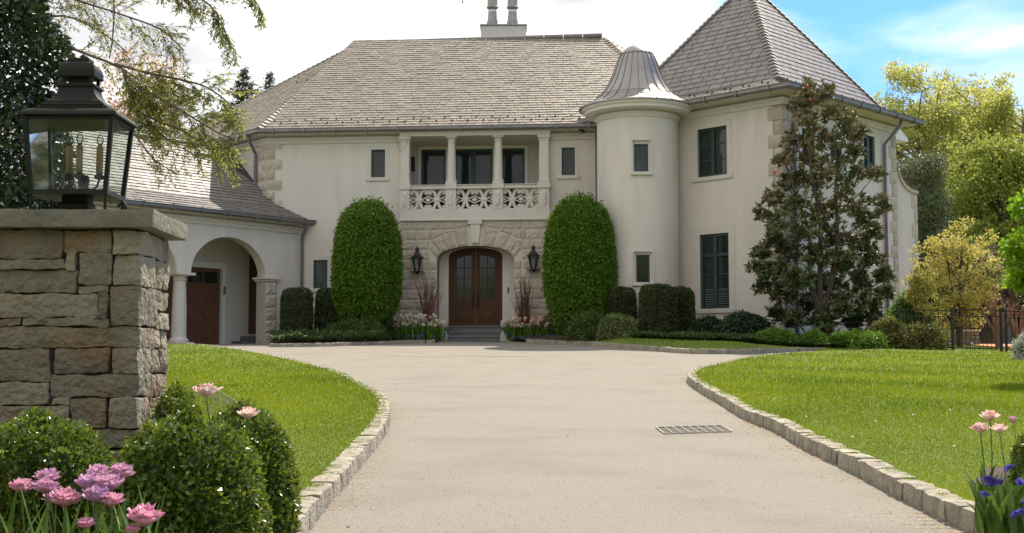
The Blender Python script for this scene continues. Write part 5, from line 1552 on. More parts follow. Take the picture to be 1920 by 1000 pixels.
TLEAF2 = leafmat('lush_tulip_leaf', (.07, .16, .02), (.17, .31, .04), transl=.3)
def make_tulip(kind, H=.5, double=False, s=1.0, lean=(0, 0), opened=0.0):
    root = empty('tulip', (0, 0, 0)); lx, ly = lean
    m = MB(); m.tube([(0, 0, 0), (lx * .2 + .008, ly * .3, H * .35), (lx * .6 + .01, ly * .6, H * .7), (lx, ly, H)], [.0035 * s, .003 * s, .0027 * s, .0025 * s], 6); m.build('stem', STEM, root)
    m = MB(); hd = (lx, ly, H)
    if double:
        for ring, (cnt, r, h, w, cu) in enumerate(((7, .026, .022, .036, .55), (8, .023, .030, .036, .40), (9, .018, .035, .032, .32), (8, .011, .037, .028, .25), (6, .005, .038, .022, .12))):
            for k in range(cnt): petal(m, hd, 2 * math.pi * k / cnt + ring * .5 + random.random() * .3, r * s, h * s * random.uniform(.8, 1.15), w * s * random.uniform(.8, 1.2), cu * random.uniform(.6, 1.3))
    else:
        if not opened:
            for k in range(6): petal(m, hd, math.pi * k / 3 + random.random() * .2, (.026 if k % 2 else .022) * s, .062 * s, .042 * s, .05 + .1 * random.random())
        else:
            for ring in range(3):
                for k in range(5): petal(m, hd, 2 * math.pi * k / 5 + ring * .6 + random.random() * .4, (.034 - .009 * ring) * s, (.032 + .004 * ring) * s * random.uniform(.85, 1.2), .044 * s, (.55 - .2 * ring) * opened * random.uniform(.6, 1.3), tone=min(1, max(0, .75 - .25 * ring + random.gauss(0, .15))))
    m.build('flower', PET[kind], root, smooth=True)
    m = MB()
    for k in range(2 if not double else 3): strap(m, (0, 0, 0), random.random() * 6.28, H * random.uniform(.55, .8), .035 * s, random.uniform(.15, .5), random.random())
    m.build('leaf', TLEAF, root)
    return root
protos = {}
used_p = set()
def place_tulip(kind, x, y, z, label, group, sc=1.0, v=0, H=.5):
    key = (kind, v)
    if key not in protos: protos[key] = make_tulip(kind, H=.5, s=1.35)
    src = protos[key]
    o = src if key not in used_p else copy_tree(src)
    used_p.add(key); o.location = (x, y, z); o.rotation_euler = (0, 0, random.random() * 6.28); o.scale = (sc, sc, sc * H / .5)
    return tag(o, label, 'tulip', group)
for n_, x0, x1, lab, side in ((165, 714, 827, 'left', 0), (104, 951, 1030, 'right', 1), (9, 1036, 1064, 'far right', 1)):
    for i in range(n_):
        px = random.uniform(x0, x1); f = (px - x0) / (x1 - x0)
        Yb = random.uniform(42.45, 43.2)
        q = P(px, 630, Yb); kind = 'cream' if random.random() < (.45 + .4 * f if side == 0 else .85 - .5 * f) and x0 != 1036 else 'blush'
        hy = random.uniform(592, 613) if side == 0 else random.uniform(597, 615)
        hy += 8 if (side == 0 and f < .3) else 0
        H = P(px, hy, Yb).z - gz(q.x, Yb) - .1
        pos = {'left': 'in the bed left of the entrance steps', 'right': 'in the bed right of the entrance steps', 'far right': 'in the small clump far right of the steps'}[lab]
        place_tulip(kind, q.x, Yb, gz(q.x, Yb) + .06, '%s tulip %s' % ('pale pink' if kind == 'blush' else 'creamy white', pos), 'tulips %s' % pos, 1.35, random.randrange(2), max(.4, H) / 1.35)
# green strap foliage of the tulip beds
for (xa, xb, lab) in ((712, 832, 'left'), (948, 1068, 'right')):
    m = MB()
    for i in range(900):
        px = random.uniform(xa, xb); Yb = random.uniform(42.5, 43.35); q = P(px, 635, Yb); strap(m, (q.x, Yb, gz(q.x, Yb) + .05), random.random() * 6.28, random.uniform(.32, .6), .045, random.uniform(.1, .5), random.random())
    tag(m.build('tulip_foliage', TLEAF2), 'upright green strap leaves under the tulips %s of the steps' % lab, 'foliage', kind='stuff')
    m = MB()
    for i in range(24):
        px = random.uniform(xa, xb); Yb = random.uniform(42.3, 42.7); q = P(px, 640, Yb); m.lathe([(.0, 0), (.035, .03), (.03, .07), (.0, .09)], (q.x, Yb, gz(q.x, Yb) + .1 + random.random() * .08), 5)
    tag(m.build('blue_flowers', PET['violet']), 'low blue flowers dotting the front of the bed %s of the steps' % lab, 'flowers', kind='stuff')

# ---- red dogwood stems
TWIG = mat('red_brown_twig', (.075, .020, .018), (.15, .05, .04), scale=8, rough=.6, tonemix=.5)
for px, lab in ((803, 'bundle of bare dark red stems standing left of the front door'), (982, 'bundle of bare dark red stems standing right of the front door')):
    Yb = 43.15; q = P(px, 600, Yb); z0 = gz(q.x, Yb) + .05; root = tag(empty('dogwood_stems', (q.x, Yb, z0)), lab, 'bare shrub', 'bare red stems flanking the door')
    m = MB()
    for k in range(46):
        tx = px + random.gauss(0, 11) + (random.choice((-18, 14)) if random.random() < .15 else 0); ty = random.uniform(512, 555) + abs(tx - px) * .5; T_ = P(tx, ty, Yb + random.uniform(-.3, .2)); b = Vector((q.x + random.gauss(0, .09), Yb + random.gauss(0, .06), z0))
        mid = b.lerp(T_, .5) + Vector((random.gauss(0, .03) - (T_.x - b.x) * .15, 0, 0)); tn = random.random()
        m.tube([b, mid, T_], [.017, .014, .008], 4, tone=tn)
        for j in range(2):
            s_ = b.lerp(T_, random.uniform(.5, .85)); m.tube([s_, s_ + Vector((random.gauss(0, .07), random.gauss(0, .04), random.uniform(.15, .35)))], [.007, .003], 4, tone=tn)
    m.build('stems', TWIG, root)

# ---------------------------------------------------------------- trees
def tree(name, label, cat, base, H, tr, clumps, nl, L, W, lm, bm, group=None, seed=0, trunk_to=.8, limbs=14, gap=.35, lean=(0, 0), droop=0.0, stems=1, aspect=1.0, updir=.0, zroot=.25):
    """clumps: list of (x,y,z,r) in world coordinates relative to base"""
    rr = random.Random(seed); root = empty(name, base, label, cat, group); b = Vector(base)
    m = MB(); axis = []
    for s_ in range(stems):
        a0 = s_ * 2.4; sp = (.0 if stems == 1 else .12 * H)
        pts = []; n = 8
        for i in range(n + 1):
            t = i / n * trunk_to
            pts.append(b + Vector((lean[0] * t + math.cos(a0) * sp * t + rr.gauss(0, .008 * H) * (i > 0), lean[1] * t + math.sin(a0) * sp * t, H * t - (.1 if i == 0 else 0))))
        m.tube(pts, [tr * (1.25 if i == 0 else 1 - .85 * i / n) for i in range(n + 1)], 8, tone=.5); axis.append(pts)
    m.build('trunk', bm, root)
    m = MB(); cl = list(clumps); rr.shuffle(cl)
    for (x, y, z, r) in cl[:limbs]:
        T_ = b + Vector((x, y, z)); ax = axis[rr.randrange(stems)]
        hz = max(zroot * H, (z - math.hypot(x, y) * .8)); t = min(1, hz / (H * trunk_to)); i = min(len(ax) - 2, int(t * (len(ax) - 1))); s0 = ax[i].lerp(ax[i + 1], t * (len(ax) - 1) - i)
        mid = s0.lerp(T_, .5) + Vector((rr.gauss(0, .03 * H), rr.gauss(0, .03 * H), .02 * H - droop * .1))
        r0 = tr * (1 - .8 * t) * .5
        m.tube([s0, s0.lerp(mid, .5) + Vector((0, 0, .01 * H)), mid, mid.lerp(T_, .5), T_], [r0, r0 * .75, r0 * .55, r0 * .35, r0 * .15], 5)
        for k in range(5):
            q = mid.lerp(T_, rr.uniform(0, 1)); v = Vector((rr.gauss(0, 1), rr.gauss(0, 1), rr.gauss(.4, .7))).normalized() * r * rr.uniform(.6, 1.1)
            m.tube([q, q + v * .5 + Vector((0, 0, .05 * r)), q + v], [r0 * .3, r0 * .2, r0 * .08], 4)
    if cl: m.build('branches', bm, root)
    m = MB(); w = np.array([c[3] ** 2 for c in clumps]); w /= w.sum(); cnt = rng.multinomial(nl, w); bb = np.array(base)
    for (x, y, z, r), n in zip(clumps, cnt):
        if n == 0: continue
        d = rdirs(n); rad = r * rng.random(n) ** .45; Pn = np.array((x, y, z)) + d * rad[:, None] * np.array([1, 1, .75 * aspect])
        hol = nz3(Pn, 1.6 / max(r, .2), seed) > gap - .5
        Pn, d = Pn[hol], d[hol]; k = len(Pn)
        if k == 0: continue
        D = rdirs(k) + d * .5 + np.array([0, 0, updir - droop]); N = rdirs(k) + np.array([0, 0, .7])
        tb = rr.gauss(.5, .16)
        m.leaves(bb + Pn, D, N, L * rng.uniform(.6, 1.3, k), W * rng.uniform(.7, 1.2, k), np.clip(tb + rng.normal(0, .2, k), 0, 1))
    m.build('crown', lm, root)
    return root
def clumps_in(cx, cy, cz, rx, ry, rz, n, r0, r1, seed=0, shell=.35, zmin=-1):
    rr = random.Random(seed); out = []
    while len(out) < n:
        d = Vector((rr.gauss(0, 1), rr.gauss(0, 1), rr.gauss(0, 1))).normalized()
        if d.z < zmin: continue
        k = rr.uniform(shell, 1) ** .6; out.append((cx + d.x * rx * k, cy + d.y * ry * k, cz + d.z * rz * k, rr.uniform(r0, r1)))
    return out

# magnolia in front of the wing
MAGL = mat('magnolia_leaf', (.036, .085, .020), (.31, .22, .11), scale=1.5, rough=.42, tonemix=.85, transl=.08, spec=.4)
MY = 37.0; mb_ = P(1549, 655, MY); base = (mb_.x, MY, gz(mb_.x, MY))
outl = [(1512, 172, 30), (1540, 178, 34), (1500, 200, 24), (1560, 215, 26), (1510, 225, 28), (1590, 235, 30), (1530, 255, 30), (1490, 265, 26), (1560, 270, 30), (1610, 250, 22), (1600, 285, 28), (1470, 300, 26), (1515, 300, 28), (1555, 315, 30), (1610, 325, 26), (1500, 335, 28), (1640, 330, 18), (1580, 350, 26), (1530, 350, 24), (1475, 345, 22), (1450, 375, 26), (1495, 385, 30), (1545, 392, 32), (1600, 385, 30), (1650, 385, 28), (1430, 402, 18), (1620, 415, 26), (1460, 415, 26), (1510, 430, 34), (1565, 440, 34), (1610, 455, 30), (1640, 440, 20), (1455, 455, 26), (1425, 475, 22), (1480, 475, 30), (1530, 480, 34), (1585, 490, 34), (1635, 485, 26), (1420, 505, 18), (1455, 510, 28), (1500, 525, 34), (1555, 535, 36), (1610, 530, 32), (1655, 520, 22), (1430, 540, 18), (1470, 550, 26), (1660, 548, 18), (1520, 570, 30), (1580, 575, 32), (1630, 570, 26), (1455, 590, 16), (1490, 600, 22), (1545, 610, 28), (1600, 605, 26), (1640, 600, 18)]
cl = []
for (x, y, r) in outl:
    q = P(x, y, MY + random.uniform(-.9, .9) * (.4 + (y - 160) / 500)); cl.append((q.x - base[0], q.y - base[1], q.z - base[2], r * MY / F * .84))
mag = tree('magnolia_tree', 'tall conical magnolia with bronze-green glossy leaves at the corner of the wing', 'tree', base, 7.6, .10, cl, 0, .1, .1, MAGL, BARK, seed=5, limbs=55, trunk_to=.95, zroot=.06) if False else None
root = empty('magnolia_tree', base, 'tall conical magnolia with bronze-green glossy leaves at the corner of the wing', 'tree')
b = Vector(base); m = MB(); trunks = []
for top in ((1517, 200), (1580, 250), (1490, 330)):
    T_ = P(*top, MY); pts = [b + Vector((random.gauss(0, .04), random.gauss(0, .03), -.05))]
    for i in range(1, 9): pts.append(b.lerp(T_, i / 8) + Vector((.10 * math.sin(i * 1.3 + top[0]), .06 * math.cos(i * 1.7), 0)))
    m.tube(pts, [.11 * (1 - .85 * i / 8) for i in range(9)], 8); trunks.append(pts)
m.build('trunk', BARK, root)
m = MB(); lf = MB()
for (x, y, z, r) in cl:
    T_ = b + Vector((x, y, z)); tk = min(trunks, key=lambda p: min((q.to_2d() - T_.to_2d()).length + abs(q.z - T_.z) * .4 for q in p)); hz = max(.4, z - math.hypot(x, y) * .55); s0 = min(tk, key=lambda q: abs(q.z - b.z - hz))
    mid = s0.lerp(T_, .55) + Vector((0, 0, -.08)); m.tube([s0, mid, T_], [.028, .018, .008], 5)
    k = int((15 + 150 * r * r) * (1 + 1.1 * max(0, 1 - z / 4.5)))
    for _ in range(k):
        d = Vector((random.gauss(0, 1), random.gauss(0, 1), random.gauss(0, .9))).normalized(); tip = T_ + d * r * random.uniform(.2, 1.15) ** .8
        if random.random() < .35: m.tube([T_.lerp(tip, .0), T_.lerp(tip, .5) - Vector((0, 0, .03)), tip], [.008, .006, .004], 4)
        # whorl of leaves
        ax = (d * .6 + Vector((0, 0, .7)) + Vector((random.gauss(0, .3), random.gauss(0, .3), 0))).normalized(); nl = random.randint(7, 10); cz_ = np.zeros((nl, 3)); Dn = np.zeros((nl, 3)); Nn = np.zeros((nl, 3)); u = ax.orthogonal().normalized(); v = ax.cross(u); tb = random.gauss(.0 + .62 * min(1, max(0, z / 7.0)), .2)
        for j in range(nl):
            a = 6.283 * j / nl + random.random() * .5; o_ = random.uniform(.35, 1.1); dd = (u * math.cos(a) + v * math.sin(a)) * o_ + ax * random.uniform(.25, .9); cz_[j] = tip + ax * random.uniform(-.04, .03); Dn[j] = dd; Nn[j] = ax - dd * .3
        lf.leaves(cz_, Dn, Nn, np.array([random.uniform(.14, .23) for _ in range(nl)]), np.array([random.uniform(.05, .08) for _ in range(nl)]), np.clip(tb + rng.normal(0, .22, nl), 0, 1), fold=.2, wide=.55)
m.build('branches', BARK, root); lf.build('crown', MAGL, root)
RED = mat('red_bud', (.45, .03, .02), rough=.5); m = MB()
for x, y in ((1519, 190), (1452, 327), (1514, 166)): m.lathe([(0, 0), (.04, .03), (.03, .09), (0, .12)], P(x, y, MY - .6), 6)
m.build('bud', RED, root)

# background trees, right
YG = leafmat('spring_oak_leaf', (.34, .38, .08), (.66, .63, .20), transl=.58)
YG2 = leafmat('spring_green_leaf', (.20, .25, .04), (.44, .48, .09), transl=.45)
PINE = leafmat('grey_pine_needles', (.085, .115, .05), (.24, .27, .12), transl=.15)
GOLD = leafmat('golden_maple_leaf', (.40, .36, .07), (.68, .60, .18), transl=.5)
DK = leafmat('dark_understory_leaf', (.02, .035, .014), (.07, .10, .03), transl=.2)
BRN = leafmat('brown_twiggy_leaf', (.12, .06, .035), (.22, .13, .07), transl=.3)
GB = 'trees beyond the house'
def bgtree(name, label, px, ytop, ybot, hwpx, Y, n, nl, L, lm, bm, r=(1.0, 1.9), seed=0, gap=.38, limbs=26, cat='tree', stems=1, tr=.3, group=GB, shell=.25, W=None, droop=0, depth=.8):
    top = P(px, ytop, Y); bot = P(px, ybot, Y); hw = hwpx * Y / F; b = (top.x, Y, gz(min(top.x, 30), 43)); cz = (top.z + bot.z) / 2 - b[2]; rz = (top.z - bot.z) / 2
    c = clumps_in(0, 0, cz, hw - r[0] * .6, (hw - r[0] * .6) * depth, rz - r[0] * .6, n, r[0], r[1], seed, shell)
    return tree(name, label, cat, b, top.z - b[2], tr, c, nl, L, W or L * .7, lm, bm, group, seed, limbs=limbs, gap=gap, stems=stems, droop=droop)
bgtree('oak_tree', 'tall yellow-green spring tree just right of the wing roof', 1696, 118, 440, 118, 60, 110, 44000, .15, YG, BARKG, (.4, .8), 1, gap=.47, stems=3, limbs=75, shell=.2)
bgtree('oak_tree', 'tallest yellow-green spring tree, in the middle beyond the fence', 1785, 110, 450, 92, 63, 100, 40000, .15, YG, BARKG, (.4, .85), 2, gap=.47, stems=3, limbs=70, shell=.2)
bgtree('oak_tree', 'tall yellow-green spring tree at the right edge of the photo', 1888, 130, 450, 105, 61, 110, 46000, .15, YG, BARKG, (.4, .85), 3, gap=.46, stems=3, limbs=75, shell=.2)
bgtree('maple_tree', 'broad mid-green tree below the tall yellow-green crowns at the right', 1872, 232, 560, 125, 54, 80, 48000, .16, YG2, BARKG, (.8, 1.4), 4, gap=.4)
bgtree('oak_tree', 'yellow-green spring tree filling between the two tallest crowns', 1838, 138, 420, 90, 66, 90, 34000, .15, YG, BARKG, (.45, .85), 33, gap=.45, stems=2, limbs=60, shell=.2)
bgtree('maple_tree', 'mid-green tree with open crown behind the golden maple', 1800, 400, 600, 60, 52, 40, 20000, .16, YG2, BARKG, (.7, 1.2), 5, gap=.4)
bgtree('pine_tree', 'soft grey-green pine beside the flanking wall', 1722, 262, 560, 58, 52, 46, 36000, .22, PINE, BARK, (.55, 1.0), 6, gap=.3, W=.035, droop=.1)
bgtree('pine_tree', 'second grey-green pine, lower and half hidden behind the golden maple', 1845, 455, 610, 60, 49, 30, 16000, .20, PINE, BARK, (.5, .9), 16, gap=.35, W=.035)
bgtree('golden_maple', 'small golden yellow maple behind the iron fence', 1792, 402, 640, 92, 39.5, 130, 22000, .08, GOLD, BARK, (.16, .36), 7, gap=.50, stems=4, tr=.06, limbs=100, group=None, shell=.3)
bgtree('golden_maple', 'thin golden maple sapling touching the end of the flanking wall', 1722, 470, 620, 24, 38.6, 16, 5000, .085, GOLD, BARK, (.22, .36), 8, gap=.5, stems=2, tr=.04, limbs=16, group=None)
bgtree('brown_shrub', 'brown twiggy shrub mass behind the crape myrtles', 1862, 455, 640, 55, 46, 26, 9000, .12, BRN, BARK, (.4, .8), 9, gap=.45, limbs=26, group=None, cat='shrub', stems=3)
for i, (px, yt, hw, Y, lab) in enumerate(((1700, 470, 60, 57, 'leftmost'), (1790, 500, 70, 58, 'middle'), (1890, 490, 80, 57, 'rightmost'), (1990, 440, 80, 58, 'outermost'))):
    bgtree('understory_tree', '%s of the dark green understory trees low behind the fence' % lab, px, yt, 668, hw, Y, 26, 9000, .2, DK, BARK, (.9, 1.5), 20 + i, gap=.3, group='dark understory trees', shell=.1)
# crape myrtles: bare pinkish trunks
for px, Y, lab in ((1872, 38.2, 'bare pink-barked small tree behind the iron gate panel'), (1912, 38.0, 'bare pink-barked small tree at the right end of the fence')):
    b = P(px, 664, Y); b.z = gz(b.x, Y) + .1; root = empty('crape_myrtle', b, lab, 'tree', 'bare pink-barked trees behind the fence'); m = MB()
    for k in range(6):
        T_ = P(px + (k - 2.5) * 13 + random.gauss(0, 3), 560 + random.uniform(-12, 26), Y + random.gauss(0, .3)); mid = b.lerp(T_, .45) + Vector((random.gauss(0, .05) - (T_.x - b.x) * .25, 0, 0)); m.tube([b, mid, T_], [.075, .05, .025], 7)
        for j in range(4):
            q = mid.lerp(T_, random.uniform(.3, 1)); m.tube([q, q + Vector((random.gauss(0, .2), random.gauss(0, .15), random.uniform(.15, .45)))], [.022, .01], 5)
    m.build('trunk', BARKP, root)
    m = MB(); q = P(px, 520, Y); C_ = np.array([b.x, Y, q.z + .1]) + rng.normal(0, 1, (900, 3)) * (.45, .4, .3); m.leaves(C_, rdirs(900), rdirs(900), .06, .035); m.build('crown', OLIVE, root)
# right edge: bright maple and near shrubs
RM = leafmat('bright_maple_leaf', (.10, .24, .015), (.36, .52, .03), transl=.5)
YR = 17.0; q = P(1995, 470, YR); b = (q.x, YR, gz(q.x, YR))
c = [(0 + a, bb, z + q.z - b[2], r) for a, bb, z, r in clumps_in(0, 0, 0, .72, .6, .85, 46, .13, .26, 4, .3)]
tree('maple_tree', 'bright fresh green maple crown cut off by the right edge of the photo', 'tree', b, 2.6, .05, c, 9000, .085, .075, RM, BARKG, seed=31, limbs=40, gap=.3)
bushpx('flowering_shrub', 'white flowering shrub at the right edge below the bright maple', 'shrub', 1902, 1960, 625, 26, MOUND, 2500, .06, .035, leafmat('white_flower_cluster', (.10, .16, .06), (.75, .74, .68), transl=.3), .8, lump=.12, jit=.14, loose=.3)

# left background: budding tree, conifers above the roof
BUD = leafmat('pinkish_buds', (.40, .20, .10), (.56, .38, .20), transl=.5)
bgtree('budding_tree', 'thin budding tree with orange-pink haze of leaves beyond the garage roof', 268, 78, 330, 95, 56, 50, 9000, .14, BUD, BARK, (.6, 1.2), 12, gap=.5, limbs=50, stems=2, tr=.14, group=None)
def conifer(label, px, ytop, Y, hw, H):
    T_ = P(px, ytop, Y); b = (T_.x, Y, T_.z - H); root = empty('spruce_tree', b, label, 'tree', 'dark conifers beyond the main roof'); m = MB(); m.tube([b, (T_.x, Y, T_.z)], [.22, .01], 7); m.build('trunk', BARK, root)
    m = MB(); mbr = MB(); k = 0; z = .15
    while z < H * .8:
        for j in range(6):
            a = j * 1.05 + k * .5 + random.random() * .4; r = hw * (z / (H * .5)) ** .85 * random.uniform(.6, 1.1); o_ = Vector((T_.x, Y, T_.z - z)); e = o_ + Vector((math.cos(a) * r, math.sin(a) * r, -.12 * r + random.gauss(0, .1)))
            mbr.tube([o_, e], [.03, .01], 4); n = int(60 * r + 12); t = rng.random(n) ** .7; C_ = np.array(o_) + (np.array(e) - np.array(o_)) * t[:, None] + rng.normal(0, .07, (n, 3)); m.leaves(C_, rdirs(n) + np.array([math.cos(a), math.sin(a), -.3]), rdirs(n) + np.array([0, 0, 1]), .22, .06)
        z += .34; k += 1
    mbr.build('branches', BARK, root); m.build('crown', DK, root)
conifer('dark spruce top showing above the left slope of the main roof', 458, 128, 66, 2.6, 14)
conifer('smaller dark spruce top right of the first one above the roof', 506, 136, 68, 1.7, 14)
bgtree('budding_tree', 'faint pale budding tree just behind the left roof slope', 482, 150, 330, 40, 70, 24, 2600, .16, OLIVE, BARK, (.5, 1.0), 14, gap=.5, group=None, tr=.1)

# ---------------------------------------------------------------- dark holly behind the lantern
HOLLY = mat('holly_leaf', (.010, .022, .008), (.050, .085, .020), scale=1.5, rough=.28, tonemix=.8, transl=.12, spec=.7)
YH = 7.2; q = P(-10, 200, YH); zb = gz(q.x, YH)
root = empty('holly_tree', (q.x, YH, zb), 'large dark glossy evergreen holly behind the lantern at the left edge', 'tree')
m = MB(); n = 30000; side = [(-60, 50), (0, 58), (40, 78), (100, 96), (170, 110), (230, 112), (290, 112), (340, 112), (390, 125), (500, 120), (640, 95)]
yy = rng.uniform(-60, 640, n); hw = np.interp(yy, [s[0] for s in side], [s[1] for s in side]) + 60; th = rng.random(n) * 6.283; rr_ = np.sqrt(rng.uniform(.45, 1, n))
zz = np.array([ratio(-10, y)[1] for y in yy]) * YH; R_ = hw * YH / F
Pn = np.stack([q.x - .13 + np.cos(th) * R_ * rr_, YH + .1 + np.sin(th) * R_ * rr_, zz], 1); lm_ = nz3(Pn, 3.0, 5); keep = (lm_ > -.28) | (rr_ < .85); Pn = Pn[keep]; th = th[keep]; k = len(Pn); lm_ = lm_[keep]
Pn[:, 0] += np.cos(th) * lm_ * .12; Pn[:, 1] += np.sin(th) * lm_ * .12
D = np.stack([np.cos(th), np.sin(th), 0 * th], 1) * .6 + rdirs(k) * .9; m.leaves(Pn, D, rdirs(k) + np.stack([np.cos(th), np.sin(th), .6 + 0 * th], 1), .048 * rng.uniform(.6, 1.2, k), .026, np.clip(.4 + lm_ + rng.normal(0, .25, k), 0, 1), fold=.25)
m.build('crown', HOLLY, root)
m = MB(); m.tube([(q.x - .13, YH + .1, zb - .05), (q.x - .13, YH + .1, 2.4)], [.07, .03], 8); m.build('trunk', BARK, root)
m = MB()
for k in range(90):
    z = random.uniform(zb + .2, 2.1); a = random.random() * 6.28; o_ = Vector((q.x - .13, YH + .1, z)); m.tube([o_, o_ + Vector((math.cos(a) * .38, math.sin(a) * .38, .15))], [.012, .004], 4)
m.build('branches', BARK, root)

# ---------------------------------------------------------------- hemlock boughs overhead
HEM = leafmat('hemlock_needles', (.16, .20, .04), (.52, .54, .13), transl=.5)
HEMT = mat('hemlock_twig', (.09, .055, .045), (.16, .10, .08), rough=.8)
hy = 10.0; tb = P(-260, 640, hy); root = empty('hemlock_tree', (tb.x, hy, gz(tb.x, hy)), 'hemlock tree reaching in from the upper left with drooping feathery boughs', 'tree')
m = MB(); m.tube([(tb.x, hy, gz(tb.x, hy) - .05), (tb.x + .05, hy, 1.2), (tb.x, hy, 4.6)], [.2, .16, .09], 10); m.build('trunk', BARK, root)
br_m = MB(); nd = [[], [], []]
def spray(a, d, L, dens, droop=.35, lvl=0):
    """one drooping twig with needles on both sides"""
    pts = [a]; v = d.normalized(); k = 6
    for i in range(k):
        v = (v + Vector((random.gauss(0, .10), random.gauss(0, .10), -droop / k + random.gauss(0, .05)))).normalized(); pts.append(pts[-1] + v * L / k)
    br_m.tube(pts, [max(.0015, .006 * L * (1 - .8 * i / k) + .0008) for i in range(k + 1)], 4, cap=False, tone=random.random())
    if lvl < 2 and L > .1:
        for i in range(1, k + 1):
            for s_ in (-1, 1):
                if random.random() > .85: continue
                t = (pts[i] - pts[i - 1]).normalized(); sd_ = t.cross(Vector((random.gauss(0, .5), random.gauss(0, .5), 1))).normalized() * s_
                spray(pts[i], t * .75 + sd_ * .8, L * random.uniform(.28, .48) * (1 - .45 * i / k), dens, droop * .6, lvl + 1)
    if dens > 0:
        nn = int(L / .0085 * dens * (1 if lvl else .45))
        for _ in range(nn):
            t = random.random() * k; i = min(k - 1, int(t)); p = pts[i].lerp(pts[i + 1], t - i); dd = (pts[i + 1] - pts[i]).normalized(); sd_ = dd.cross(Vector((random.gauss(0, .35), random.gauss(0, .35), 1))).normalized() * random.choice((-1, 1))
            nd[0].append(p); nd[1].append(dd * .7 + sd_ * .7 + Vector((0, 0, random.gauss(-.1, .2)))); nd[2].append(Vector((random.gauss(0, .4), random.gauss(0, .4), 1)))
def bough(pts, Y0, Y1, r, n, L, dens, up=.5, t0=.1, droop=.45):
    q = [P(x, y, Y0 + (Y1 - Y0) * i / (len(pts) - 1)) for i, (x, y) in enumerate(pts)]; q = smoothline(q, .08)
    br_m.tube(q, [r * (1 - .8 * i / len(q)) + .002 for i in range(len(q))], 7)
    for k in range(n):
        t = t0 + (1 - t0) * (k + random.random()) / n; i = min(len(q) - 2, int(t * (len(q) - 1))); d = (q[i + 1] - q[i]).normalized(); s_ = random.choice((-1, 1)); a = random.gauss(0, .8)
        side_ = Vector((0, math.sin(a), math.cos(a))) * (1 if random.random() < up else -1)
        spray(q[i], d * .8 + side_ * .8, L * random.uniform(.6, 1.25) * (1 - .35 * t), dens, droop)
bough([(-260, -60), (-60, 10), (70, 62), (150, 97), (215, 122), (260, 150)], 10, 9.6, .024, 16, .40, .5, t0=.4)
bough([(215, 120), (280, 138), (340, 150), (390, 165), (430, 195), (445, 215)], 9.6, 9.2, .009, 34, .34, .75, up=.45)
bough([(225, 125), (260, 165), (310, 190), (360, 220), (410, 250), (440, 262)], 9.6, 9.0, .008, 34, .34, .8, up=.45)
bough([(230, 130), (250, 190), (300, 250), (345, 280), (385, 300)], 9.6, 9.2, .007, 26, .34, .65, up=.4)
bough([(240, 200), (290, 225), (350, 250), (420, 300), (440, 330)], 9.5, 9.1, .006, 22, .30, .7, up=.4)
bough([(255, 255), (290, 300), (330, 325)], 9.4, 9.2, .005, 7, .26, .5)
bough([(405, 265), (432, 300), (440, 325)], 9.1, 9.0, .003, 4, .16, .9)
bough([(-200, -180), (0, -80), (120, -10), (220, 25), (300, 55), (345, 95)], 10, 9.6, .014, 60, .42, .30, up=.25, t0=.25)
bough([(60, 40), (120, 30), (190, 60), (240, 100)], 9.9, 9.7, .008, 14, .3, .18, up=.5)
bough([(120, -60), (205, -20), (212, 60), (205, 110)], 10.3, 10.0, .010, 10, .3, .15, up=.5)
bough([(200, -90), (300, -30), (380, 0), (415, 40), (432, 95)], 10, 9.6, .009, 34, .34, .6, up=.2, t0=.3)
bough([(300, -80), (400, -40), (470, -10), (492, 30)], 10, 9.8, .008, 22, .24, .9, up=.2, t0=.4)
bough([(-150, -120), (-30, -60), (10, -20), (22, 30)], 8.0, 7.6, .010, 10, .22, 1.1, up=.2, t0=.4)
bough([(600, -160), (760, -90), (850, -30), (868, 6)], 10.5, 10, .006, 6, .12, .5, t0=.8)
br_m.build('branches', HEMT, root)
a0, a1, a2 = (np.array([tuple(v) for v in x]) for x in nd); m = MB(); k = len(a0); print('hemlock needles', k)
m.leaves(a0, a1, a2, .034 * rng.uniform(.6, 1.2, k), .011 * rng.uniform(.8, 1.3, k), None); m.build('foliage', HEM, root)

# ---------------------------------------------------------------- near boxwoods and flowers
def near_box(label, x, Y, r, ztop, n, seed):
    zb = gz(x, Y) + .08
    return bush('boxwood_bush', label, 'bush', (x, Y, zb), r, r * .95, ztop - zb, [(0, .55), (.15, .8), (.35, .96), (.5, 1), (.7, .93), (.85, .75), (.94, .5), (1, .03)], n, .019, .0125, BOXW, 'boxwood bushes at the foot of the pillar', lump=.035, lf=3.6, droop=.1, out=.75, jit=.06, so=seed, loose=.07)
near_box('clipped boxwood at the left edge behind the pink tulips', P(75, 850, 3.9).x, 3.9, .24, P(75, 786, 3.75).z, 22000, 3)
near_box('largest clipped boxwood in front of the stone pillar', P(350, 850, 3.6).x, 3.6, .215, P(350, 786, 3.5).z, 24000, 8)
near_box('boxwood on the right of the group, beside the lawn kerb', P(455, 850, 4.1).x, 4.1, .17, P(455, 768, 4.1).z, 17000, 13)
near_box('small boxwood tucked against the right face of the pillar', P(332, 780, 4.75).x, 4.75, .10, P(332, 728, 4.75).z, 7000, 21)
near_box('clipped boxwood cut off by the right edge of the photo', P(1975, 880, 5.6).x, 5.6, .17, P(1960, 800, 5.6).z, 9000, 27)

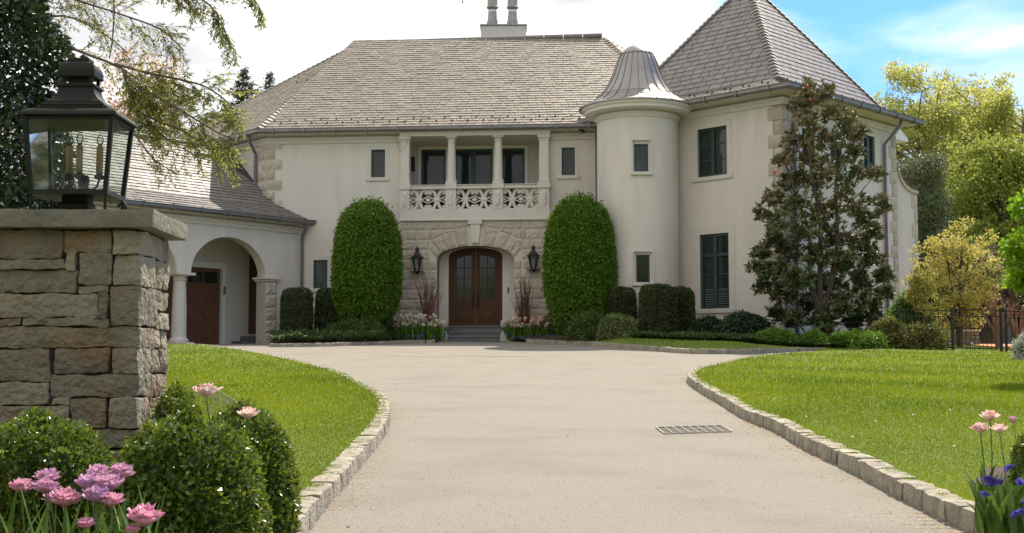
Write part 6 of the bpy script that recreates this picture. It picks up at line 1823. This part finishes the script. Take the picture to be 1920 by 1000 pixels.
def near_tulip(px, py, Y, kind, label, s=1.0, double=True, group=None, opened=0.0):
    hd = P(px, py, Y); 
    lean = (random.gauss(0, .03), random.gauss(0, .02)); bx, by = hd.x - lean[0], Y - lean[1]; zb = gz(bx, by) + .1; H = hd.z - zb - .012 * s
    o = make_tulip(kind, H=H, double=double, s=s, lean=lean, opened=opened); o.location = (bx, by, zb); tag(o, label, 'tulip', group); return o
GP = 'ruffled pink tulips in front of the boxwoods'
for (x, y, Y, s, lab) in ((40, 911, 3.05, .98, 'ruffled pink tulip nearest the left edge of the photo'), (90, 893, 3.05, .95, 'ruffled pink tulip, upper bloom of the left pair'), (86, 912, 2.95, 1.0, 'ruffled pink tulip, lower bloom of the left pair'),
                          (105, 932, 3.0, .95, 'ruffled mauve-pink tulip half hidden between its neighbours'), (122, 935, 2.9, 1.15, 'wide ruffled pink tulip in the middle of the left cluster'),
                          (184, 883, 3.0, .85, 'flat pink tulip at the top of the middle cluster'), (228, 884, 2.95, 1.0, 'ruffled pink tulip highest on the right of the cluster'), (170, 905, 2.95, 1.2, 'large mauve tulip on the left of the middle cluster'),
                          (206, 906, 2.9, 1.05, 'ruffled pink tulip at the centre of the middle cluster'), (180, 928, 2.85, 1.05, 'ruffled pink tulip below the large mauve one'), (210, 937, 2.85, .85, 'small ruffled pink tulip lowest in the middle cluster'),
                          (272, 969, 2.75, 1.3, 'pink tulip with wide open bloom at the lower right of the group'), (160, 980, 2.8, .7, 'deep pink tulip bud low between the stems'), (249, 990, 2.75, .55, 'small pink tulip bud at the bottom edge of the photo')):
    near_tulip(x, y + 5, Y, 'mauve' if 'mauve' in lab else ('rose' if 'small' in lab or 'deep' in lab or 'lower right' in lab else random.choice(('pink', 'rose', 'pink'))), lab, s * .86, group=GP)
m = MB()
for i in range(95):
    x = random.uniform(-60, 320); Y = random.uniform(2.7, 3.1); q = P(x, 1040, Y); b = (q.x, Y, gz(q.x, Y) + .1); strap(m, b, random.random() * 6.28, random.uniform(.42, .58), .024, random.uniform(.1, .4), random.random())
tag(m.build('tulip_foliage', TLEAF), 'broad green leaves around the pink tulips at the lower left', 'foliage', kind='stuff')
near_tulip(386, 738, 5.2, 'peach', 'open salmon pink tulip above the boxwoods right of the pillar', 1.25, double=False, opened=.9)
near_tulip(464, 780, 3.98, 'peach', 'salmon pink tulip rising behind the right boxwood', .8, double=False, opened=.6)
near_tulip(1856, 784, 5.5, 'peach', 'pale pink tulip, highest bloom at the right edge bed', 1.0, double=False, opened=1.0)
near_tulip(1838, 806, 5.4, 'peach', 'largest pink double tulip at the right edge bed', 1.05)
near_tulip(1874, 808, 5.3, 'peach', 'small pale pink tulip right of the double bloom at the right edge', .85, double=False, opened=.9)
near_tulip(1899, 792, 5.5, 'pink', 'closed mauve tulip bud at the right edge bed', .5, double=False)
m = MB()
for i in range(85):
    x = random.uniform(1835, 1940); Y = random.uniform(5.2, 5.7); q = P(x, 960, Y); b = (q.x, Y, gz(q.x, Y) + .08); strap(m, b, random.random() * 6.28, random.uniform(.16, .34), .035, random.uniform(.15, .55), random.random())
tag(m.build('tulip_foliage', TLEAF), 'upright tulip leaves in the bed at the right edge', 'foliage', kind='stuff')
m = MB()
for x, y in ((1850, 905), (1862, 908), (1872, 908), (1891, 882), (1912, 908), (1860, 912), (1848, 930), (1915, 965), (1922, 945), (1900, 970), (1856, 902)):
    for j in range(7):
        q = P(x + random.gauss(0, 3), y + random.gauss(0, 3), 5.15); petal(m, tuple(q), random.random() * 6.28, .004, .02, .02, .6)
tag(m.build('violet_flowers', PET['violet']), 'small violet-blue pansies under the tulips at the right edge', 'flowers', kind='stuff')
# fine wire netting arched over the right boxwood
WIRE = mat('wire_netting', (.30, .29, .26), (.4, .39, .35), rough=.4, metal=.6)
m = MB(); A_ = [P(318, 737, 4.9), P(380, 722, 4.85), P(430, 745, 4.7), P(470, 775, 4.5), P(520, 830, 4.3)]; B_ = [P(318, 770, 4.9), P(380, 775, 4.85), P(430, 790, 4.7), P(470, 820, 4.5), P(510, 900, 4.3)]
A_ = smoothline(A_, .012); B_ = smoothline(B_, .012); nA = 64
for k in range(nA):
    t = k / (nA - 1); a = A_[int(t * (len(A_) - 1))]; b = B_[int(t * (len(B_) - 1))]; m.tube([a, a.lerp(b, .5) + Vector((.006, 0, 0)), b], .0012, 3, cap=False)
for k in range(2):
    m.tube([A_[int(j / 30 * (len(A_) - 1))].lerp(B_[int(j / 30 * (len(B_) - 1))], k / 4) for j in range(31)], .0011, 3, cap=False)
tag(m.build('wire_netting', WIRE), 'fine wire netting around the boxwoods right of the pillar', 'netting')

# dark woods standing behind the photographer (what the window panes mirror)
m = MB(); tm = MB()
for k in range(16):
    x = -42 + k * 5.6 + random.gauss(0, 1); y = -24 + random.gauss(0, 3); h = random.uniform(9, 13); z0 = gz(0, 2)
    tm.tube([(x, y, z0 - .1), (x, y, z0 + h * .8)], [.25, .08], 6)
    for q in range(14):
        c = np.array([x + random.gauss(0, 1.6), y + random.gauss(0, 1.4), z0 + h * random.uniform(.12, .95)]); n = 160; m.leaves(c + rdirs(n) * 1.9 * rng.random((n, 1)) ** .5, rdirs(n), rdirs(n), .7, .5)
m.addn(tm.v[0], np.array([[0, 1, 7, 6]]), .2)
tag(m.build('woods', YG2), 'spring woods standing behind the viewpoint', 'woods', kind='stuff')
# ================================================================== LIGHT, SKY, CAMERA
SUN_EL, SUN_AZ = math.radians(51), math.radians(28)      # azimuth from +Y towards +X
sd = Vector((math.sin(SUN_AZ) * math.cos(SUN_EL), math.cos(SUN_AZ) * math.cos(SUN_EL), math.sin(SUN_EL)))
sl = bpy.data.lights.new('sun', 'SUN'); sl.energy = 4.4; sl.angle = math.radians(.6); sl.color = (1.0, .91, .78)
so = bpy.data.objects.new('sun', sl); COL.objects.link(so); so.rotation_euler = (-sd).to_track_quat('-Z', 'Y').to_euler(); so.location = (10, -5, 30)
W = bpy.data.worlds.new('World'); SC.world = W; W.use_nodes = True; nt = W.node_tree; L = nt.links.new
bg = nt.nodes['Background']; bg.inputs['Strength'].default_value = .12
sky = node(nt, 'ShaderNodeTexSky'); sky.sky_type = 'NISHITA'; sky.sun_disc = False; sky.sun_elevation = SUN_EL; sky.sun_rotation = SUN_AZ; sky.air_density = 1.3; sky.dust_density = .6; sky.ozone_density = 2.0
tc = node(nt, 'ShaderNodeTexCoord'); sp = node(nt, 'ShaderNodeSeparateXYZ'); L(tc.outputs['Generated'], sp.inputs[0])
mp = node(nt, 'ShaderNodeMapping'); mp.inputs['Scale'].default_value = (1.5, 1.5, 5.5); mp.inputs['Location'].default_value = (3.2, .7, 1.4); L(tc.outputs['Generated'], mp.inputs['Vector'])
mp.inputs['Rotation'].default_value = (0, math.radians(9), 0)
nz = node(nt, 'ShaderNodeTexNoise'); nz.inputs['Scale'].default_value = 2.2; nz.inputs['Detail'].default_value = 9; nz.inputs['Roughness'].default_value = .52; nz.inputs['Distortion'].default_value = .25
L(mp.outputs['Vector'], nz.inputs['Vector'])
def math_n(op, a, b=None, c=None):
    n = node(nt, 'ShaderNodeMath', operation=op)
    for i, v in enumerate((a, b, c)):
        if v is None: continue
        if isinstance(v, (int, float)): n.inputs[i].default_value = v
        else: L(v, n.inputs[i])
    return n.outputs[0]
# bank of cloud to the left and behind, opening to blue on the right
e = math_n('SUBTRACT', sp.outputs['X'], math_n('MULTIPLY', math_n('SUBTRACT', sp.outputs['Z'], .20), .9))
e = math_n('ADD', e, math_n('MULTIPLY', math_n('MAXIMUM', math_n('MULTIPLY', sp.outputs['Y'], -1.0), 0.0), .03))
mr = node(nt, 'ShaderNodeMapRange'); mr.interpolation_type = 'SMOOTHSTEP'; mr.inputs['From Min'].default_value = -.01; mr.inputs['From Max'].default_value = .12; mr.inputs['To Min'].default_value = 1.3; mr.inputs['To Max'].default_value = .56; L(e, mr.inputs['Value'])
f = math_n('ADD', mr.outputs[0], math_n('MULTIPLY', math_n('SUBTRACT', nz.outputs['Fac'], .5), 2.2))
mr2 = node(nt, 'ShaderNodeMapRange'); mr2.interpolation_type = 'SMOOTHSTEP'; mr2.inputs['From Min'].default_value = .34; mr2.inputs['From Max'].default_value = .92; L(f, mr2.inputs['Value'])
n2 = node(nt, 'ShaderNodeTexNoise'); n2.inputs['Scale'].default_value = 3.0; n2.inputs['Detail'].default_value = 6; L(mp.outputs['Vector'], n2.inputs['Vector'])
cm = node(nt, 'ShaderNodeMix'); cm.data_type = 'RGBA'; _r = node(nt, 'ShaderNodeMapRange'); _r.inputs['From Min'].default_value = .41; _r.inputs['From Max'].default_value = .66; L(n2.outputs['Fac'], _r.inputs['Value']); cm.inputs[6].default_value = (3.7, 3.8, 3.95, 1); cm.inputs[7].default_value = (8.0, 7.9, 7.7, 1); L(_r.outputs[0], cm.inputs[0])
sb = node(nt, 'ShaderNodeMix'); sb.data_type = 'RGBA'; sb.blend_type = 'MULTIPLY'; sb.inputs[0].default_value = 1; L(sky.outputs[0], sb.inputs[6]); sb.inputs[7].default_value = (.32, .58, 1.0, 1)
mx = node(nt, 'ShaderNodeMix'); mx.data_type = 'RGBA'; L(mr2.outputs[0], mx.inputs[0]); L(sb.outputs[2], mx.inputs[6]); L(cm.outputs[2], mx.inputs[7])
L(mx.outputs[2], bg.inputs['Color'])

cam = bpy.data.cameras.new('camera'); cam.sensor_width = 36; cam.lens = 45; cam.clip_start = .05; cam.clip_end = 2000
co = bpy.data.objects.new('camera', cam); COL.objects.link(co); co.location = (0, 0, 0); co.rotation_euler = (math.radians(90) + TH, 0, 0); SC.camera = co
SC.view_settings.view_transform = 'Standard'; SC.view_settings.look = 'None'; SC.view_settings.gamma = 1; SC.view_settings.exposure = .74
SC.cycles.max_bounces = 6; SC.cycles.transparent_max_bounces = 12; SC.cycles.diffuse_bounces = 3; SC.cycles.glossy_bounces = 3; SC.cycles.transmission_bounces = 3
SC.cycles.use_denoising = True
for o in list(SC.objects):
    if o.parent is None: o.location.z += EYE
